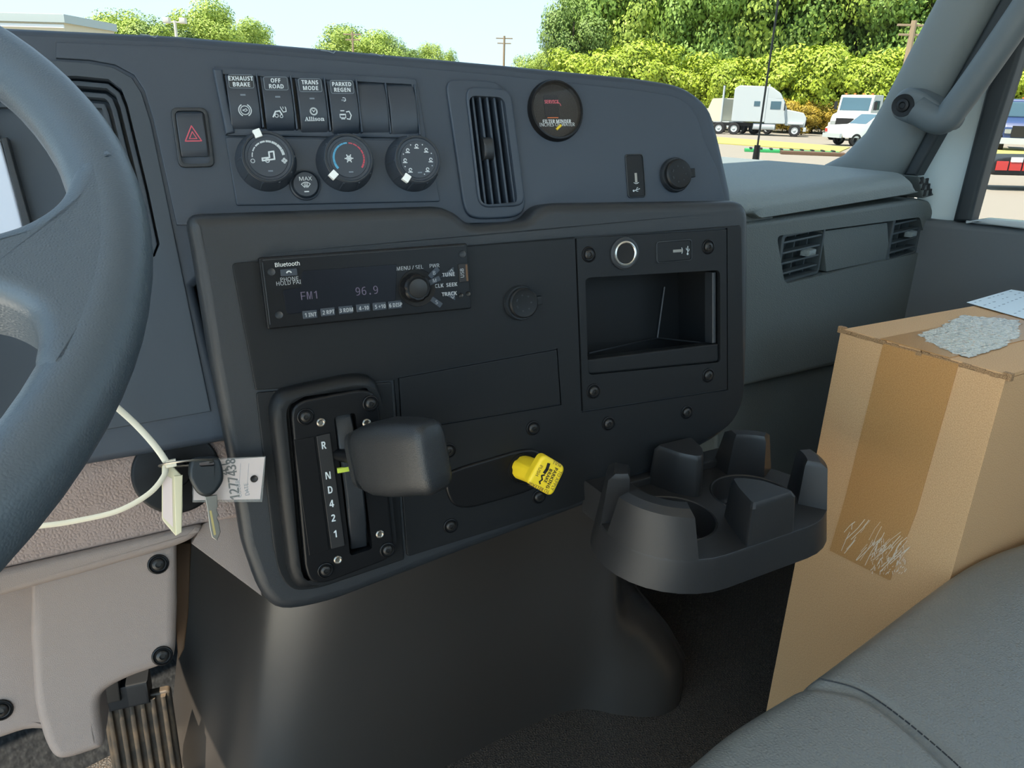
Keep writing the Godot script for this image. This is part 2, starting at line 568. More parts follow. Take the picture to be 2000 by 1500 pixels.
func cab_shell() -> void:
	var m := M.new()
	m.box(Vector3(0.45, 1.28, -0.1), Vector3(2.3, 0.04, 2.4))
	solo(m, Transform3D(), Vector3(0.45, 1.26, -0.1), "floor", mats.floor_mat, "dark textured rubber floor mat with brown dirt stains", "floor", "structure")
	m = M.new()
	m.prism_x(PackedVector2Array([Vector2(-1.0, 1.30), Vector2(-1.45, 1.62), Vector2(-1.45, 2.0), Vector2(-1.49, 2.0), Vector2(-1.49, 1.3)]), -0.65, 1.58)
	solo(m, Transform3D(), Vector3(0.45, 1.3, -1.3), "wall_front", mats.carpet, "dark carpeted toe board under the dashboard", "wall", "structure")
	m = M.new()
	m.box(Vector3(0.45, 2.98, 0.05), Vector3(2.3, 0.04, 1.7))
	solo(m, Transform3D(), Vector3(0.45, 2.96, 0.05), "ceiling", mats.headliner, "grey headliner of the cab roof", "ceiling", "structure")
	m = M.new()
	var outer := PackedVector2Array([Vector2(-0.65, 1.26), Vector2(1.58, 1.26), Vector2(1.58, 3.0), Vector2(-0.65, 3.0)])
	m.slab(outer, 0.94, 0.98, 0, [rrect(Vector2(0.45, 2.45), 1.1, 0.42, 0.08)])
	solo(m, Transform3D(), Vector3(0.45, 1.26, 0.95), "wall_back", mats.headliner, "grey rear wall of the cab with a small window", "wall", "structure")
	m = M.new()   # windshield: leaning pane, bent round at both ends
	var lo := spline([Vector3(-0.80, 2.03, -0.80), Vector3(-0.62, 2.03, -1.06), Vector3(0.0, 2.02, -1.20), Vector3(0.9, 2.02, -1.20), Vector3(1.25, 2.03, -1.11), Vector3(1.47, 2.03, -0.88), Vector3(1.58, 2.04, -0.66), Vector3(1.62, 2.05, -0.56)], 6)
	for i in lo.size() - 1:
		var up0 := Vector3(0.45 + (lo[i].x - 0.45) * 0.93, 2.97, lo[i].z * 0.62 - 0.02); var up1 := Vector3(0.45 + (lo[i + 1].x - 0.45) * 0.93, 2.97, lo[i + 1].z * 0.62 - 0.02)
		m.quad(lo[i], lo[i + 1], up1, up0)
	var w := thing(Transform3D(), Vector3(0.45, 2.02, -1.2), "window_1", "windshield above the dashboard, tint added to dim the outside", "window", "", "structure")
	var pane := build(m, 60, Vector3(0.45, 2.02, -1.2), false)
	put(pane, "inner_sheet", mats.windshield, w)
	put(pane, "dimming_sheet", mats.windshield, w, Transform3D(Basis(), Vector3(0, 0.004, -0.006)))  # doubles the tint to darken the view outside
	# driver seat out of view below the camera, added to bounce sunlight
	var ds := thing(Transform3D(), Vector3(-0.1, 1.3, 0.3), "added_driver_seat", "added grey driver seat, out of view, bouncing sunlight inward", "seat")
	m = M.new()
	m.box(Vector3(-0.12, 1.66, 0.32), Vector3(0.54, 0.12, 0.5), 0.04)
	obj(m, "cushion", mats.seat, ds)
	m = M.new()
	m.box(Vector3(-0.12, 2.05, 0.62), Vector3(0.5, 0.68, 0.12), 0.04)
	obj(m, "backrest", mats.seat, ds)
	m = M.new()
	m.box(Vector3(-0.12, 1.45, 0.34), Vector3(0.36, 0.3, 0.36), 0.02)
	obj(m, "pedestal", mats.dark, ds)
	m = M.new()   # cowl under the windshield
	m.box(Vector3(0.45, 1.99, -1.3), Vector3(2.4, 0.06, 0.4), 0.01)
	solo(m, Transform3D(), Vector3(0.45, 1.96, -1.3), "trim_1", mats.dark, "black plastic cowl at the foot of the windshield", "trim", "structure")
	# header above the windshield and driver-side pillar
	m = M.new()
	m.tube(PackedVector3Array([Vector3(-0.70, 2.0, -1.12), Vector3(-0.60, 2.97, -0.68)]), 0.06, 12)
	solo(m, Transform3D(), Vector3(-0.7, 2.0, -1.12), "trim_2", mats.pillar, "grey windshield pillar by the driver door", "trim", "structure")
	m = M.new()
	m.slab(PackedVector2Array([Vector2(-1.45, 1.26), Vector2(-0.75, 1.26), Vector2(-0.85, 2.0), Vector2(-1.45, 2.05)]), 0, 0.04)
	solo(m, Transform3D(Basis(Vector3(0, 0, 1), Vector3(0, 1, 0), Vector3(-1, 0, 0)), Vector3(-0.61, 0, 0)), Vector3(-1.1, 1.26, 0), "wall_left", mats.door_card, "grey kick panel beside the driver footwell", "wall", "structure")

	m = M.new()
	m.box(Vector3(1.60, 1.66, -1.0), Vector3(0.04, 0.8, 0.9))
	solo(m, Transform3D(), Vector3(1.6, 1.26, -1.0), "wall_right", mats.carpet, "dark kick panel beside the passenger footwell", "wall", "structure")

func upper_dashboard() -> void:
	var vent_hole := rrect_px(UP, [903, 172, 992, 178, 1021, 404, 930, 408], 0.0, 0.012)
	var cl := poly(UP, [-250, 148, 150, 150, 212, 156, 238, 176, 250, 207, 290, 372, 312, 477, 303, 501, 285, 508, -250, 575])
	var o := thing(UP, Vector3(0.0, 0.0, 0), "dashboard", "blue-grey upper dashboard holding the switch row, tall vent and gauge", "dashboard")
	var m := M.new()
	var out := soft(poly(UP, [-260, 38, 0, 50, 350, 67, 700, 98, 1000, 126, 1250, 151, 1335, 165, 1388, 205, 1405, 265, 1428, 370, 1434, 420, 1200, 470, 700, 480, 440, 500, 380, 560, 455, 860, 190, 905, -260, 985]), [0, 0, 0.01, 0.01, 0.01, 0.02, 0.02, 0.02, 0.02, 0, 0, 0, 0, 0, 0, 0, 0, 0], 4)
	m.slab(out, -0.5, 0.0, 0.007, [vent_hole, cl], 3)
	obj(m, "shell", mats.fascia, o)
	m = M.new()
	var fas := soft(poly(UP, [110, 84, 350, 92, 700, 122, 1000, 150, 1250, 177, 1325, 190, 1357, 220, 1372, 275, 1398, 330, 1414, 392, 1414, 430, 700, 440, 396, 440, 345, 440, 300, 237, 282, 178, 262, 148, 225, 128, 175, 119, 110, 115]), [0, 0, 0.01, 0.01, 0.01, 0.012, 0.012, 0.01, 0, 0, 0, 0, 0, 0, 0, 0, 0, 0, 0, 0], 4)
	m.slab(fas, 0.0, 0.0028, 0.0012, [vent_hole], 2, false)
	obj(m, "fascia", mats.fascia, o)
	# cluster side: plate round the instruments, with an opening
	m = M.new()
	var cp := poly(UP, [-250, 112, 95, 119, 173, 124, 222, 133, 258, 153, 277, 183, 295, 240, 412, 803, 195, 841, -250, 925])
	m.slab(cp, 0.0, 0.0028, 0.0012, [cl], 2, false)
	obj(m, "cluster_surround", mats.cluster, o)
	m = M.new()
	m.slab(bigger(cl, 0.002), -0.024, -0.02, 0.0)
	obj(m, "cluster_back", mats.cluster, o)
	m = M.new()
	for k in 3:
		var q: PackedVector2Array = M.new().inset(ccw(cl), 0.002 + 0.007 * k)
		var q2: PackedVector2Array = M.new().inset(ccw(cl), 0.0060 + 0.007 * k)
		m.slab(q, -0.02, -0.003 - 0.005 * k, 0.001, [q2], 2)
	obj(m, "cluster_ridges", mats.cluster, o)
	m = M.new()
	m.slab(poly(UP, [-230, 210, -30, 215, 2, 280, 30, 380, 56, 487, -230, 530], -0.012), -0.02, -0.012, 0.002)
	var dial := obj(m, "dial_plate", mats.dial, o)
	dial.set_meta("label", "pale blue-white instrument dial plate")
	m = M.new()
	m.slab(poly(UP, [2, 270, 14, 268, 72, 480, 56, 487], -0.010), -0.02, -0.009, 0.001)
	obj(m, "dial_rim", mats.bezel, o)
	# scuffs on the top lip
	for p in [[290, 64], [640, 95], [735, 101]]:
		var c := uv(UP, p[0], p[1] + 5)
		m = M.new()
		m.ribbon(PackedVector2Array([c + Vector2(-0.006, 0.0006), c, c + Vector2(0.005, -0.0016), c + Vector2(0.007, 0.0002)]), 0.0008, 0.0004)
		obj(m, "scuff", mats.faint_print, o, 40, false)

func ccw(p: PackedVector2Array) -> PackedVector2Array:
	var q := p.duplicate()
	if Geometry2D.is_polygon_clockwise(q): q.reverse()
	return q
# the best upright rounded rectangle through four pixel corners
func rect_of(fr: Transform3D, a: Array, off := 0.0) -> Array:
	var p := poly(fr, a, off)
	var c := (p[0] + p[1] + p[2] + p[3]) / 4.0
	return [c, ((p[1] - p[0]).length() + (p[2] - p[3]).length()) / 2.0, ((p[3] - p[0]).length() + (p[2] - p[1]).length()) / 2.0]
func rrect_px(fr: Transform3D, a: Array, off: float, r: float) -> PackedVector2Array:
	return soft(poly(fr, a, off), r, 4)

func passenger_dashboard() -> void:
	var o := thing(PD, Vector3(0, 0, 0), "passenger_dashboard", "grey-green passenger dashboard with two square vents in a long recess", "dashboard")
	var rec := rrect_px(PD, [1517, 461, 1797, 424, 1811, 490, 1533, 555], 0.0, 0.012)
	var m := M.new()
	var out := soft(poly(PD, [1380, 445, 1798, 388, 1819, 393, 1829, 430, 1824, 495, 1801, 572, 1770, 640, 1690, 700, 1470, 752, 1380, 770]), [0, 0.005, 0.01, 0.02, 0.03, 0.03, 0.03, 0.03, 0, 0], 4)
	m.slab(out, -0.25, 0.0, 0.008, [rec], 3)
	obj(m, "face", mats.lower_dash, o)
	m = M.new()
	m.slab(poly(PD, [1400, 765, 1470, 748, 1690, 696, 1775, 640, 1765, 860, 1640, 930, 1400, 985], -0.02), -0.3, -0.02, 0.006)
	obj(m, "lower_face", mats.lower_dash, o)
	m = M.new()
	m.slab(bigger(rec, 0.002), -0.05, -0.045)
	obj(m, "recess_back", mats.lower_dash, o)
	m = M.new()
	m.slab(rrect_px(PD, [1606, 452, 1733, 435, 1738, 505, 1614, 531], -0.006, 0.002), -0.045, -0.006, 0.001)
	obj(m, "blank_plate", mats.lower_dash, o)
	# padded top: a soft-edged profile run across the cab, notched at its inner end
	m = M.new()
	var yc := hit(PD, 1566, 364, 0.01).y; var ys := hit(PD, 1640, 404, 0.01).y
	var xn := hit(PD, 1486, 408, 0.01).x; var xe := hit(PD, 1794, 372, 0.01).x; var x0 := hit(PD, 1380, 390, 0.01).x
	var rings := []
	for q in [[x0, 1.0, 0.0], [xn - 0.022, 1.0, 0.0], [xn - 0.010, 0.9, 0.0], [xn + 0.002, 0.25, 0.0], [xn + 0.012, 0.0, 0.0], [lerpf(xn, xe, 0.5), 0.0, 0.0], [xe - 0.05, 0.0, 0.0], [xe - 0.025, 0.0, 0.008], [xe - 0.008, 0.0, 0.022], [xe, 0.05, 0.042]]:
		var yb := lerpf(ys, yc - 0.028, q[1])
		var yt: float = yc - q[2]
		var r := PackedVector3Array()
		r.append(Vector3(q[0], yb, -0.55)); r.append(Vector3(q[0], yb, 0.004)); r.append(Vector3(q[0], yb + 0.002, 0.008))
		for k in 7:
			var t := PI / 2 * k / 6.0
			r.append(Vector3(q[0], maxf(yt - 0.022 + 0.022 * sin(t), yb + 0.003 + 0.0004 * k), 0.010 - 0.030 * (1.0 - cos(t))))
		r.append(Vector3(q[0], yt + 0.003, -0.16)); r.append(Vector3(q[0], yt + 0.004, -0.55))
		rings.append(r)
	m.loft(rings)
	obj(m, "padded_top", mats.pad, o, 50)
	m = M.new()
	m.slab(poly(PD, [1400, 388, 1500, 388, 1510, 428, 1400, 444], -0.006), -0.1, -0.006)
	obj(m, "gap_liner", mats.lower_dash, o)
	m = M.new()
	m.box(Vector3(0.02, yc - 0.004, -0.61), Vector3(0.9, 0.016, 0.14), 0.004)
	obj(m, "defroster_strip", mats.lower_dash, o)
	# corner demister outlet
	m = M.new()
	m.slab(rrect_px(PD, [1794, 343, 1813, 350, 1824, 382, 1803, 388], 0.004, 0.006), -0.08, 0.004, 0.003)
	var dm := obj(m, "demister_outlet", mats.lower_dash, o)
	var dq := poly(PD, [1794, 343, 1813, 350, 1824, 382, 1803, 388], 0.004)
	for r in 3:
		for c in 2:
			m = M.new()
			var s := (c + 0.5) / 2.0; var t := (r + 0.6) / 3.4
			var p := dq[0].lerp(dq[1], s).lerp(dq[3].lerp(dq[2], s), t)
			m.slab(rrect(p, 0.013, 0.012, 0.003), 0.003, 0.0046)
			obj(m, "slot", mats.black, dm)
	# two square vents
	for q in [[[1517, 463, 1601, 453, 1612, 527, 1528, 545], "square dashboard vent next to the console edge"], [[1735, 434, 1793, 426, 1802, 483, 1744, 498], "square dashboard vent next to the passenger door"]]:
		var rc := rect_of(PD, q[0], -0.004)
		var c: Vector2 = rc[0]
		var w: float = rc[1]; var h: float = rc[2]
		var t := thing(PD, Vector3(c.x, c.y, -0.04), "air_vent", q[1], "vent", "passenger dashboard vents")
		m = M.new()
		m.slab(rrect(c, w, h, 0.008), -0.044, -0.004, 0.002, [rrect(c, w * 0.9, h * 0.86, 0.005)], 2)
		obj(m, "frame", mats.vent_slat, t)
		m = M.new()
		m.slab(rrect(c, w * 0.92, h * 0.9, 0.005), -0.0445, -0.04)
		obj(m, "back", mats.vent_slat, t)
		for k in 4:
			m = M.new()
			m.box(Vector3(c.x, c.y + (k - 1.5) * h * 0.205, -0.012), Vector3(w * 0.9, h * 0.045, 0.012), 0.001)
			obj(m, "slat", mats.vent_slat, t)
		for k in 3:
			m = M.new()
			m.box(Vector3(c.x + (k - 1) * w * 0.3, c.y, -0.024), Vector3(0.003, h * 0.86, 0.012))
			obj(m, "vane", mats.vent_slat, t)
		m = M.new()
		m.box(Vector3(c.x + w * 0.12, c.y + h * 0.03, -0.002), Vector3(w * 0.17, h * 0.12, 0.014), 0.003)
		var tb := obj(m, "tab", mats.pad, t)
		tb.set_meta("label", "light grey vent adjusting tab")

var screw_mesh: ArrayMesh
var socket_mesh: ArrayMesh
func screws(fr: Transform3D, parent: Node3D, spots: Array, n: float, sc := 1.0) -> void:
	if screw_mesh == null:
		var m := M.new()
		m.lathe([[0.0078, 0.0], [0.0074, 0.001], [0.0066, 0.0013], [0.0060, 0.0004], [0.0056, 0.0001]], Vector2.ZERO, 20)
		screw_mesh = build(m, 40)
		m = M.new()
		m.lathe([[0.0048, 0.0], [0.0047, 0.0014], [0.0038, 0.0024], [0.0021, 0.0027], [0.0019, 0.0012]], Vector2.ZERO, 16)
		socket_mesh = build(m, 40)
	for s in spots:
		var p: Vector3 = hit(fr, s[0], s[1], n) - ORG[parent]
		var tr := Transform3D(Basis.from_scale(Vector3.ONE * sc), p)
		var c := put(screw_mesh, "screw", mats.gloss, parent, tr)
		put(socket_mesh, "bolt_head", mats.screw, c)

const PP := [1119, 464, 1413, 447, 1414.5, 759, 1132, 802]
const OPEN := [1137, 542, 1399, 527, 1400, 706, 1143, 731]
func console() -> void:
	var o := thing(L, Vector3(0.15, -0.19, -0.05), "console", "black centre console panel angled to the driver, with grey rounded surround", "console")
	var pocket_hole := bigger(poly(L, OPEN), 0.004)
	var m := M.new()
	var out := soft(poly(L, [360, 418, 860, 402, 893, 416, 915, 438, 1030, 430, 1052, 404, 1075, 396, 1448, 391, 1463, 412, 1462, 600, 1458, 770, 1430, 838, 1330, 896, 1150, 986, 900, 1080, 640, 1180, 545, 1198, 505, 1160, 470, 1060, 445, 900, 405, 690, 378, 520]), [0.012, 0.01, 0.01, 0.012, 0.012, 0.01, 0.01, 0.012, 0.012, 0, 0.02, 0.03, 0.02, 0, 0, 0.02, 0.02, 0.02, 0.01, 0, 0.01, 0.01], 4)
	m.slab(out, -0.07, 0.003, 0.011, [pocket_hole], 5)
	obj(m, "surround", mats.bezel, o, 50)
	var pp := bigger(poly(L, PP), 0.0008)
	m = M.new()
	var pa := soft(poly(L, [452, 514, 1442, 440, 1447, 780, 1420, 832, 1120, 982, 792, 1084, 767, 741, 498, 760]), [0.004, 0.004, 0.02, 0.02, 0.01, 0.004, 0.0, 0.002], 4)
	var bl := poly(L, [774, 735, 1084, 679, 1092, 789, 780, 841])
	m.slab(pa, 0.003, 0.0058, 0.001, [pp, bl], 2, false)
	obj(m, "panel", mats.panel, o)
	m = M.new()
	m.slab(soft(poly(L, [499, 765, 762, 744, 787, 1089, 620, 1145, 570, 1150, 545, 1120, 532, 1060]), [0.003, 0.002, 0.002, 0.01, 0.01, 0.01, 0.0], 4), 0.003, 0.0056, 0.001, [], 2, false)
	obj(m, "lower_panel", mats.panel, o)
	m = M.new()   # blank cover with a joint round it
	m.slab(M.new().inset(ccw(bl), 0.0011), 0.003, 0.0064, 0.0008, [], 2)
	obj(m, "blank_cover", mats.panel, o)
	m = M.new()   # long rounded switch cover beside the parking brake
	var st := soft(poly(L, [866, 925, 882, 912, 1020, 872, 1048, 876, 1060, 905, 1056, 936, 1030, 956, 910, 990, 880, 984, 866, 955]), 0.018, 4)
	m.slab(st, 0.0058, 0.0085, 0.0025, [], 4)
	obj(m, "rounded_cover", mats.gloss, o)
	screws(L, o, [[1041, 836], [1188, 827], [1341, 805], [880, 1027], [1052, 970], [876, 880]], 0.0058)

func knee_side() -> void:
	var o := thing(K, Vector3(-0.1, -0.1, 0), "knee_panel", "warm grey textured knee panel round the ignition switch", "panel")
	var m := M.new()
	m.slab(soft(poly(K, [-260, 945, 0, 883, 195, 846, 418, 806, 470, 800, 520, 1000, 470, 1010, 396, 1022, 0, 1112, -260, 1175]), 0.003), -0.06, 0.0, 0.003)
	obj(m, "face", mats.knee, o)
	m = M.new()
	m.slab(soft(poly(K, [-260, 1178, 0, 1115, 388, 1026, 398, 1030, 380, 1052, 345, 1068, 180, 1116, 0, 1166, -260, 1240], 0.006), [0, 0, 0.004, 0.008, 0.01, 0.01, 0, 0, 0]), -0.07, 0.006, 0.006, [], 4)
	obj(m, "lip", mats.knee_smooth, o)
	m = M.new()   # grey side of the console that runs down to a point
	m.slab(poly(K, [374, 1062, 396, 1024, 440, 1000, 480, 1000, 512, 1165], -0.004), -0.012, -0.004, 0.001)
	obj(m, "console_side", mats.knee_smooth, o)
	var c := thing(K, Vector3(-0.2, -0.3, -0.03), "column_cover", "warm grey moulded cover below the knee panel with two bolts", "cover")
	m = M.new()
	m.slab(soft(poly(K, [60, 1100, 345, 1060, 346, 1180, 343, 1272, 336, 1296, 250, 1326, 204, 1350, 192, 1372, 205, 1462, 128, 1488, 104, 1484, 86, 1452, 66, 1380, 58, 1250], 0.0), [0, 0, 0, 0.01, 0.008, 0.01, 0.014, 0.012, 0.006, 0.012, 0.012, 0.01, 0.01, 0]), -0.07, 0.0, 0.008, [], 5)
	obj(m, "face", mats.knee_smooth, c, 55)
	m = M.new()
	m.slab(soft(poly(K, [-260, 1150, 120, 1090, 130, 1440, 62, 1424, -20, 1452, -260, 1520], -0.035), 0.012), -0.09, -0.035, 0.008, [], 4)
	obj(m, "side_wing", mats.knee_smooth, c, 55)
	screws(K, c, [[309, 1102], [317, 1281]], 0.0005, 1.15)
	screws(K, c, [[2, 1387]], -0.0345, 1.2)
	# ignition switch barrel set in the panel
	var ig := thing(K, hit(K, 345, 922), "ignition_switch", "round black ignition switch in the grey knee panel", "switch")
	m = M.new()
	var ic := uv(K, 345, 922)
	m.lathe([[0.037, 0.0], [0.0368, 0.0022], [0.034, 0.0034], [0.012, 0.0036], [0.0118, 0.012], [0.0105, 0.014], [0.002, 0.0142]], ic, 40)
	obj(m, "barrel", mats.gloss, ig)
	m = M.new()
	m.box(Vector3(ic.x, ic.y, 0.0145), Vector3(0.002, 0.010, 0.002))
	obj(m, "key_slot", mats.black, ig)
	# brown edge of the carpet beside the cover
	m = M.new()
	m.slab(poly(K, [344, 1060, 374, 1060, 368, 1200, 360, 1268, 348, 1292, 342, 1200], -0.05), -0.11, -0.05, 0.002)
	solo(m, K, hit(K, 352, 1292, -0.05), "carpet_edge", mats.trim_brown, "brown carpet edging strip between the grey cover and the tunnel", "trim")

func tunnel() -> void:
	# engine tunnel: a wall that rounds the corner by the pedals, runs under the console and swells out at its far end
	var foot := spline([Vector3(0.27, 0, -0.99), Vector3(0.257, 0, -0.92), Vector3(0.262, 0, -0.84), Vector3(0.285, 0, -0.755), Vector3(0.36, 0, -0.705), Vector3(0.50, 0, -0.665), Vector3(0.66, 0, -0.635), Vector3(0.755, 0, -0.605), Vector3(0.80, 0, -0.545), Vector3(0.845, 0, -0.505), Vector3(0.895, 0, -0.505), Vector3(0.915, 0, -0.56), Vector3(0.92, 0, -0.9)], 7)
	var headc := spline([Vector3(0.40, 0, -0.99), Vector3(0.395, 0, -0.93), Vector3(0.397, 0, -0.86), Vector3(0.415, 0, -0.79), Vector3(0.46, 0, -0.735), Vector3(0.55, 0, -0.68), Vector3(0.66, 0, -0.63), Vector3(0.74, 0, -0.565), Vector3(0.79, 0, -0.575), Vector3(0.83, 0, -0.60), Vector3(0.86, 0, -0.64), Vector3(0.87, 0, -0.68), Vector3(0.87, 0, -0.9)], 7)
	var m := M.new()
	var prev := PackedVector3Array()
	for i in 15:
		var t := i / 14.0
		var y := lerpf(1.29, 1.90, t)
		# the swelling fades above knee height
		var k := smoothstep(0.12, 0.42, t)
		var r := PackedVector3Array()
		for j in foot.size():
			var s := lerpf(t, k, smoothstep(48.0, 60.0, j))
			var p := foot[j].lerp(headc[j], s)
			p.y = y
			r.append(p)
		if i > 0: m.strip(prev, r, false)
		prev = r
	# turn the faces outwards, to the camera
	var a := m.v
	for i in range(0, a.size(), 3):
		var q := a[i + 1]; a[i + 1] = a[i + 2]; a[i + 2] = q
	m.v = a
	var f := M.new()
	for i in range(0, a.size(), 3):
		var nn := (a[i + 1] - a[i]).cross(a[i + 2] - a[i])
		if i == int(a.size() / 6) * 3 and nn.dot(CP - a[i]) < 0: f.v.append(a[i])
	if f.v.size() > 0:
		for i in range(0, a.size(), 3):
			var q := a[i + 1]; a[i + 1] = a[i + 2]; a[i + 2] = q
		m.v = a
	var o := put(build(m, 60, Vector3(0.6, 1.3, -0.65), false), "engine_tunnel", mats.tunnel, self, Transform3D(Basis(), Vector3(0.6, 1.3, -0.65)))
	tag(o, "smooth dark moulded engine tunnel cover below the console", "tunnel cover")

func steering_wheel() -> void:
	var e := 0.9949; var y := -0.3308
	var n := Vector3(cos(e) * sin(y), sin(e), cos(e) * cos(y))
	var a := Vector3.UP.cross(n).normalized()
	var W := Transform3D(Basis(a, n.cross(a), n), Vector3(-0.0979, 2.1376, -0.4617))
	var o := thing(W, Vector3.ZERO, "steering_wheel", "dark grey leather-grained steering wheel with one wide spoke in view", "steering wheel")
	var m := M.new()
	var rings := []
	for i in 97:
		var t := TAU * i / 96
		var d := Vector3(cos(t), sin(t), 0)
		var r := PackedVector3Array()
		for k in 18:
			var s := TAU * k / 18
			r.append(d * (0.2278 + 0.0162 * cos(s)) + Vector3(0, 0, 0.0175 * sin(s)))
		rings.append(r)
	m.loft(rings, false)
	obj(m, "rim", mats.rim, o, 60)
	m = M.new()
	var sp := poly(W, [-200, 520, 0, 500, 55, 483, 100, 456, 128, 428, 142, 395, 160, 352, 218, 330, 256, 395, 262, 480, 244, 650, 186, 770, 140, 800, 95, 790, 76, 745, 83, 712, 84, 690, 76, 655, 40, 632, 0, 616, -200, 600], 0.0)
	m.slab(soft(sp, [0, 0, 0.006, 0.005, 0.004, 0.004, 0.003, 0.004, 0.004, 0.004, 0.004, 0.004, 0.004, 0.004, 0.004, 0.004, 0.004, 0.004, 0.004, 0.006, 0.006, 0, 0].slice(0, sp.size())), -0.012, 0.0172, 0.010, [], 6)
	obj(m, "spoke", mats.rim, o, 60)
	m = M.new()
	m.lathe([[0.07, -0.05], [0.075, -0.02], [0.07, 0.0], [0.06, 0.01], [0.01, 0.014]], Vector2.ZERO, 32)
	obj(m, "hub", mats.rim, o, 60)
	m = M.new()
	var s2 := PackedVector2Array([Vector2(-0.02, 0.03), Vector2(-0.22, 0.04), Vector2(-0.225, -0.03), Vector2(-0.02, -0.05)])
	m.slab(s2, -0.008, 0.01, 0.006)
	obj(m, "spoke", mats.rim, o, 60)
	var c := thing(W, Vector3(0, 0, -0.3), "steering_column", "dark steering column behind the wheel", "column")
	m = M.new()
	m.lathe([[0.05, -0.34], [0.05, -0.08], [0.045, -0.052], [0.01, -0.0515]], Vector2.ZERO, 24)
	obj(m, "shroud", mats.panel, c)

func cup_holder() -> void:
	var A := Vector3(0.967, 0, 0.253).normalized()
	var fr := Transform3D(Basis(A, Vector3.UP.cross(A).normalized() * -1.0, Vector3.UP), Vector3(0.649, 1.775, -0.356))
	# local: x along the holder, y away from the dashboard (towards the seats) and n up; keep it right-handed
	fr.basis.y = fr.basis.z.cross(fr.basis.x)
	fr.basis = fr.basis * Basis.from_scale(Vector3.ONE * 0.85)
	# now +y points to the dashboard; b below is measured towards the seats, so it is negated
	var o := thing(fr, Vector3.ZERO, "cup_holder", "black plastic double cup holder with raised prongs, hung below the console", "cup holder")
	var hd := 0.065
	var stad := func(r: float, k := 16) -> PackedVector2Array:
		var p := PackedVector2Array()
		for i in k + 1: p.append(Vector2(hd + r * cos(-PI / 2 + PI * i / k), r * sin(-PI / 2 + PI * i / k)))
		for i in k + 1: p.append(Vector2(-hd + r * cos(PI / 2 + PI * i / k), r * sin(PI / 2 + PI * i / k)))
		return p
	var m := M.new()
	var wells := [circle(Vector2(-hd, 0), 0.050, 32), circle(Vector2(hd, 0), 0.050, 32)]
	var sts := [[0.095, 0.0], [0.0945, 0.004], [0.0896, 0.035], [0.0890, 0.0385], [0.0882, 0.0395]]
	for i in sts.size() - 1: m.strip(m.lift(stad.call(sts[i][0]), sts[i][1]), m.lift(stad.call(sts[i + 1][0]), sts[i + 1][1]))
	m.cap(stad.call(0.0882), 0.0395, wells)
	m.strip(m.lift(stad.call(0.092), 0.0), m.lift(stad.call(0.095), 0.0))
	obj(m, "body", mats.cup, o, 35, false)
	for s in [-1, 1]:
		m = M.new()
		var c := Vector2(hd * s, 0)
		m.lathe([[0.0528, 0.0396], [0.0515, 0.0408], [0.050, 0.0396], [0.046, 0.012], [0.041, 0.006]], c, 36)
		obj(m, "cup_well", mats.cup, o, 35, false)
	# prongs: sectors about a well, from angle a0 to a1 (degrees, towards the seats positive)
	for q in [[-1, 112, 186, 0.093], [-1, 198, 238, 0.098], [1, 8, 54, 0.096], [1, -80, -28, 0.096]]:
		m = M.new()
		var rings := []
		for lv in [[0.038, 0.0, 0.0, 0.0], [q[3] - 0.006, 5.0, 0.009, 0.001], [q[3], 8.0, 0.017, 0.003]]:
			var r := PackedVector3Array()
			var ro: float = lerpf(0.0892, 0.081, (lv[0] - 0.038) / 0.057) - (lv[2] - 0.009 if lv[2] > 0.01 else 0.0)
			var ri: float = 0.055 + lv[3]
			for i in 9:
				var t := deg_to_rad(lerpf(q[1] + lv[1], q[2] - lv[1], i / 8.0))
				r.append(Vector3(hd * q[0] + ro * cos(t), -ro * sin(t), lv[0]))
			for i in 9:
				var t := deg_to_rad(lerpf(q[2] - lv[1], q[1] + lv[1], i / 8.0))
				r.append(Vector3(hd * q[0] + ri * cos(t), -ri * sin(t), lv[0]))
			rings.append(r)
		m.loft(rings)
		obj(m, "prong", mats.cup, o, 30)
	# two blocks between the wells
	for q in [[[-0.034, 0.0885, 0.044, 0.0885, 0.030, 0.046, 0.012, 0.028, -0.004, 0.020, -0.018, 0.046], 0.090], [[-0.036, -0.086, 0.034, -0.086, 0.020, -0.044, 0.004, -0.026, -0.006, -0.026, -0.022, -0.046], 0.094]]:
		m = M.new()
		var p := PackedVector2Array()
		var c := Vector2.ZERO
		for i in range(0, q[0].size(), 2): p.append(Vector2(q[0][i], -q[0][i + 1])); c += p[-1] / (q[0].size() / 2.0)
		var rings := []
		for lv in [[0.038, 1.0], [q[1] - 0.006, 0.91], [q[1], 0.80]]:
			var r := PackedVector3Array()
			for v: Vector2 in soft(p, 0.006, 2): r.append(Vector3(c.x + (v.x - c.x) * lv[1], c.y + (v.y - c.y) * lv[1], lv[0]))
			rings.append(r)
		m.loft(rings)
		obj(m, "prong", mats.cup, o, 30)
	# bracket that carries it
	m = M.new()
	m.box(Vector3(-0.10, 0.07, 0.035), Vector3(0.05, 0.06, 0.045), 0.004)
	m.box(Vector3(0.02, 0.095, 0.03), Vector3(0.18, 0.03, 0.04), 0.004)
	obj(m, "bracket", mats.cup, o)

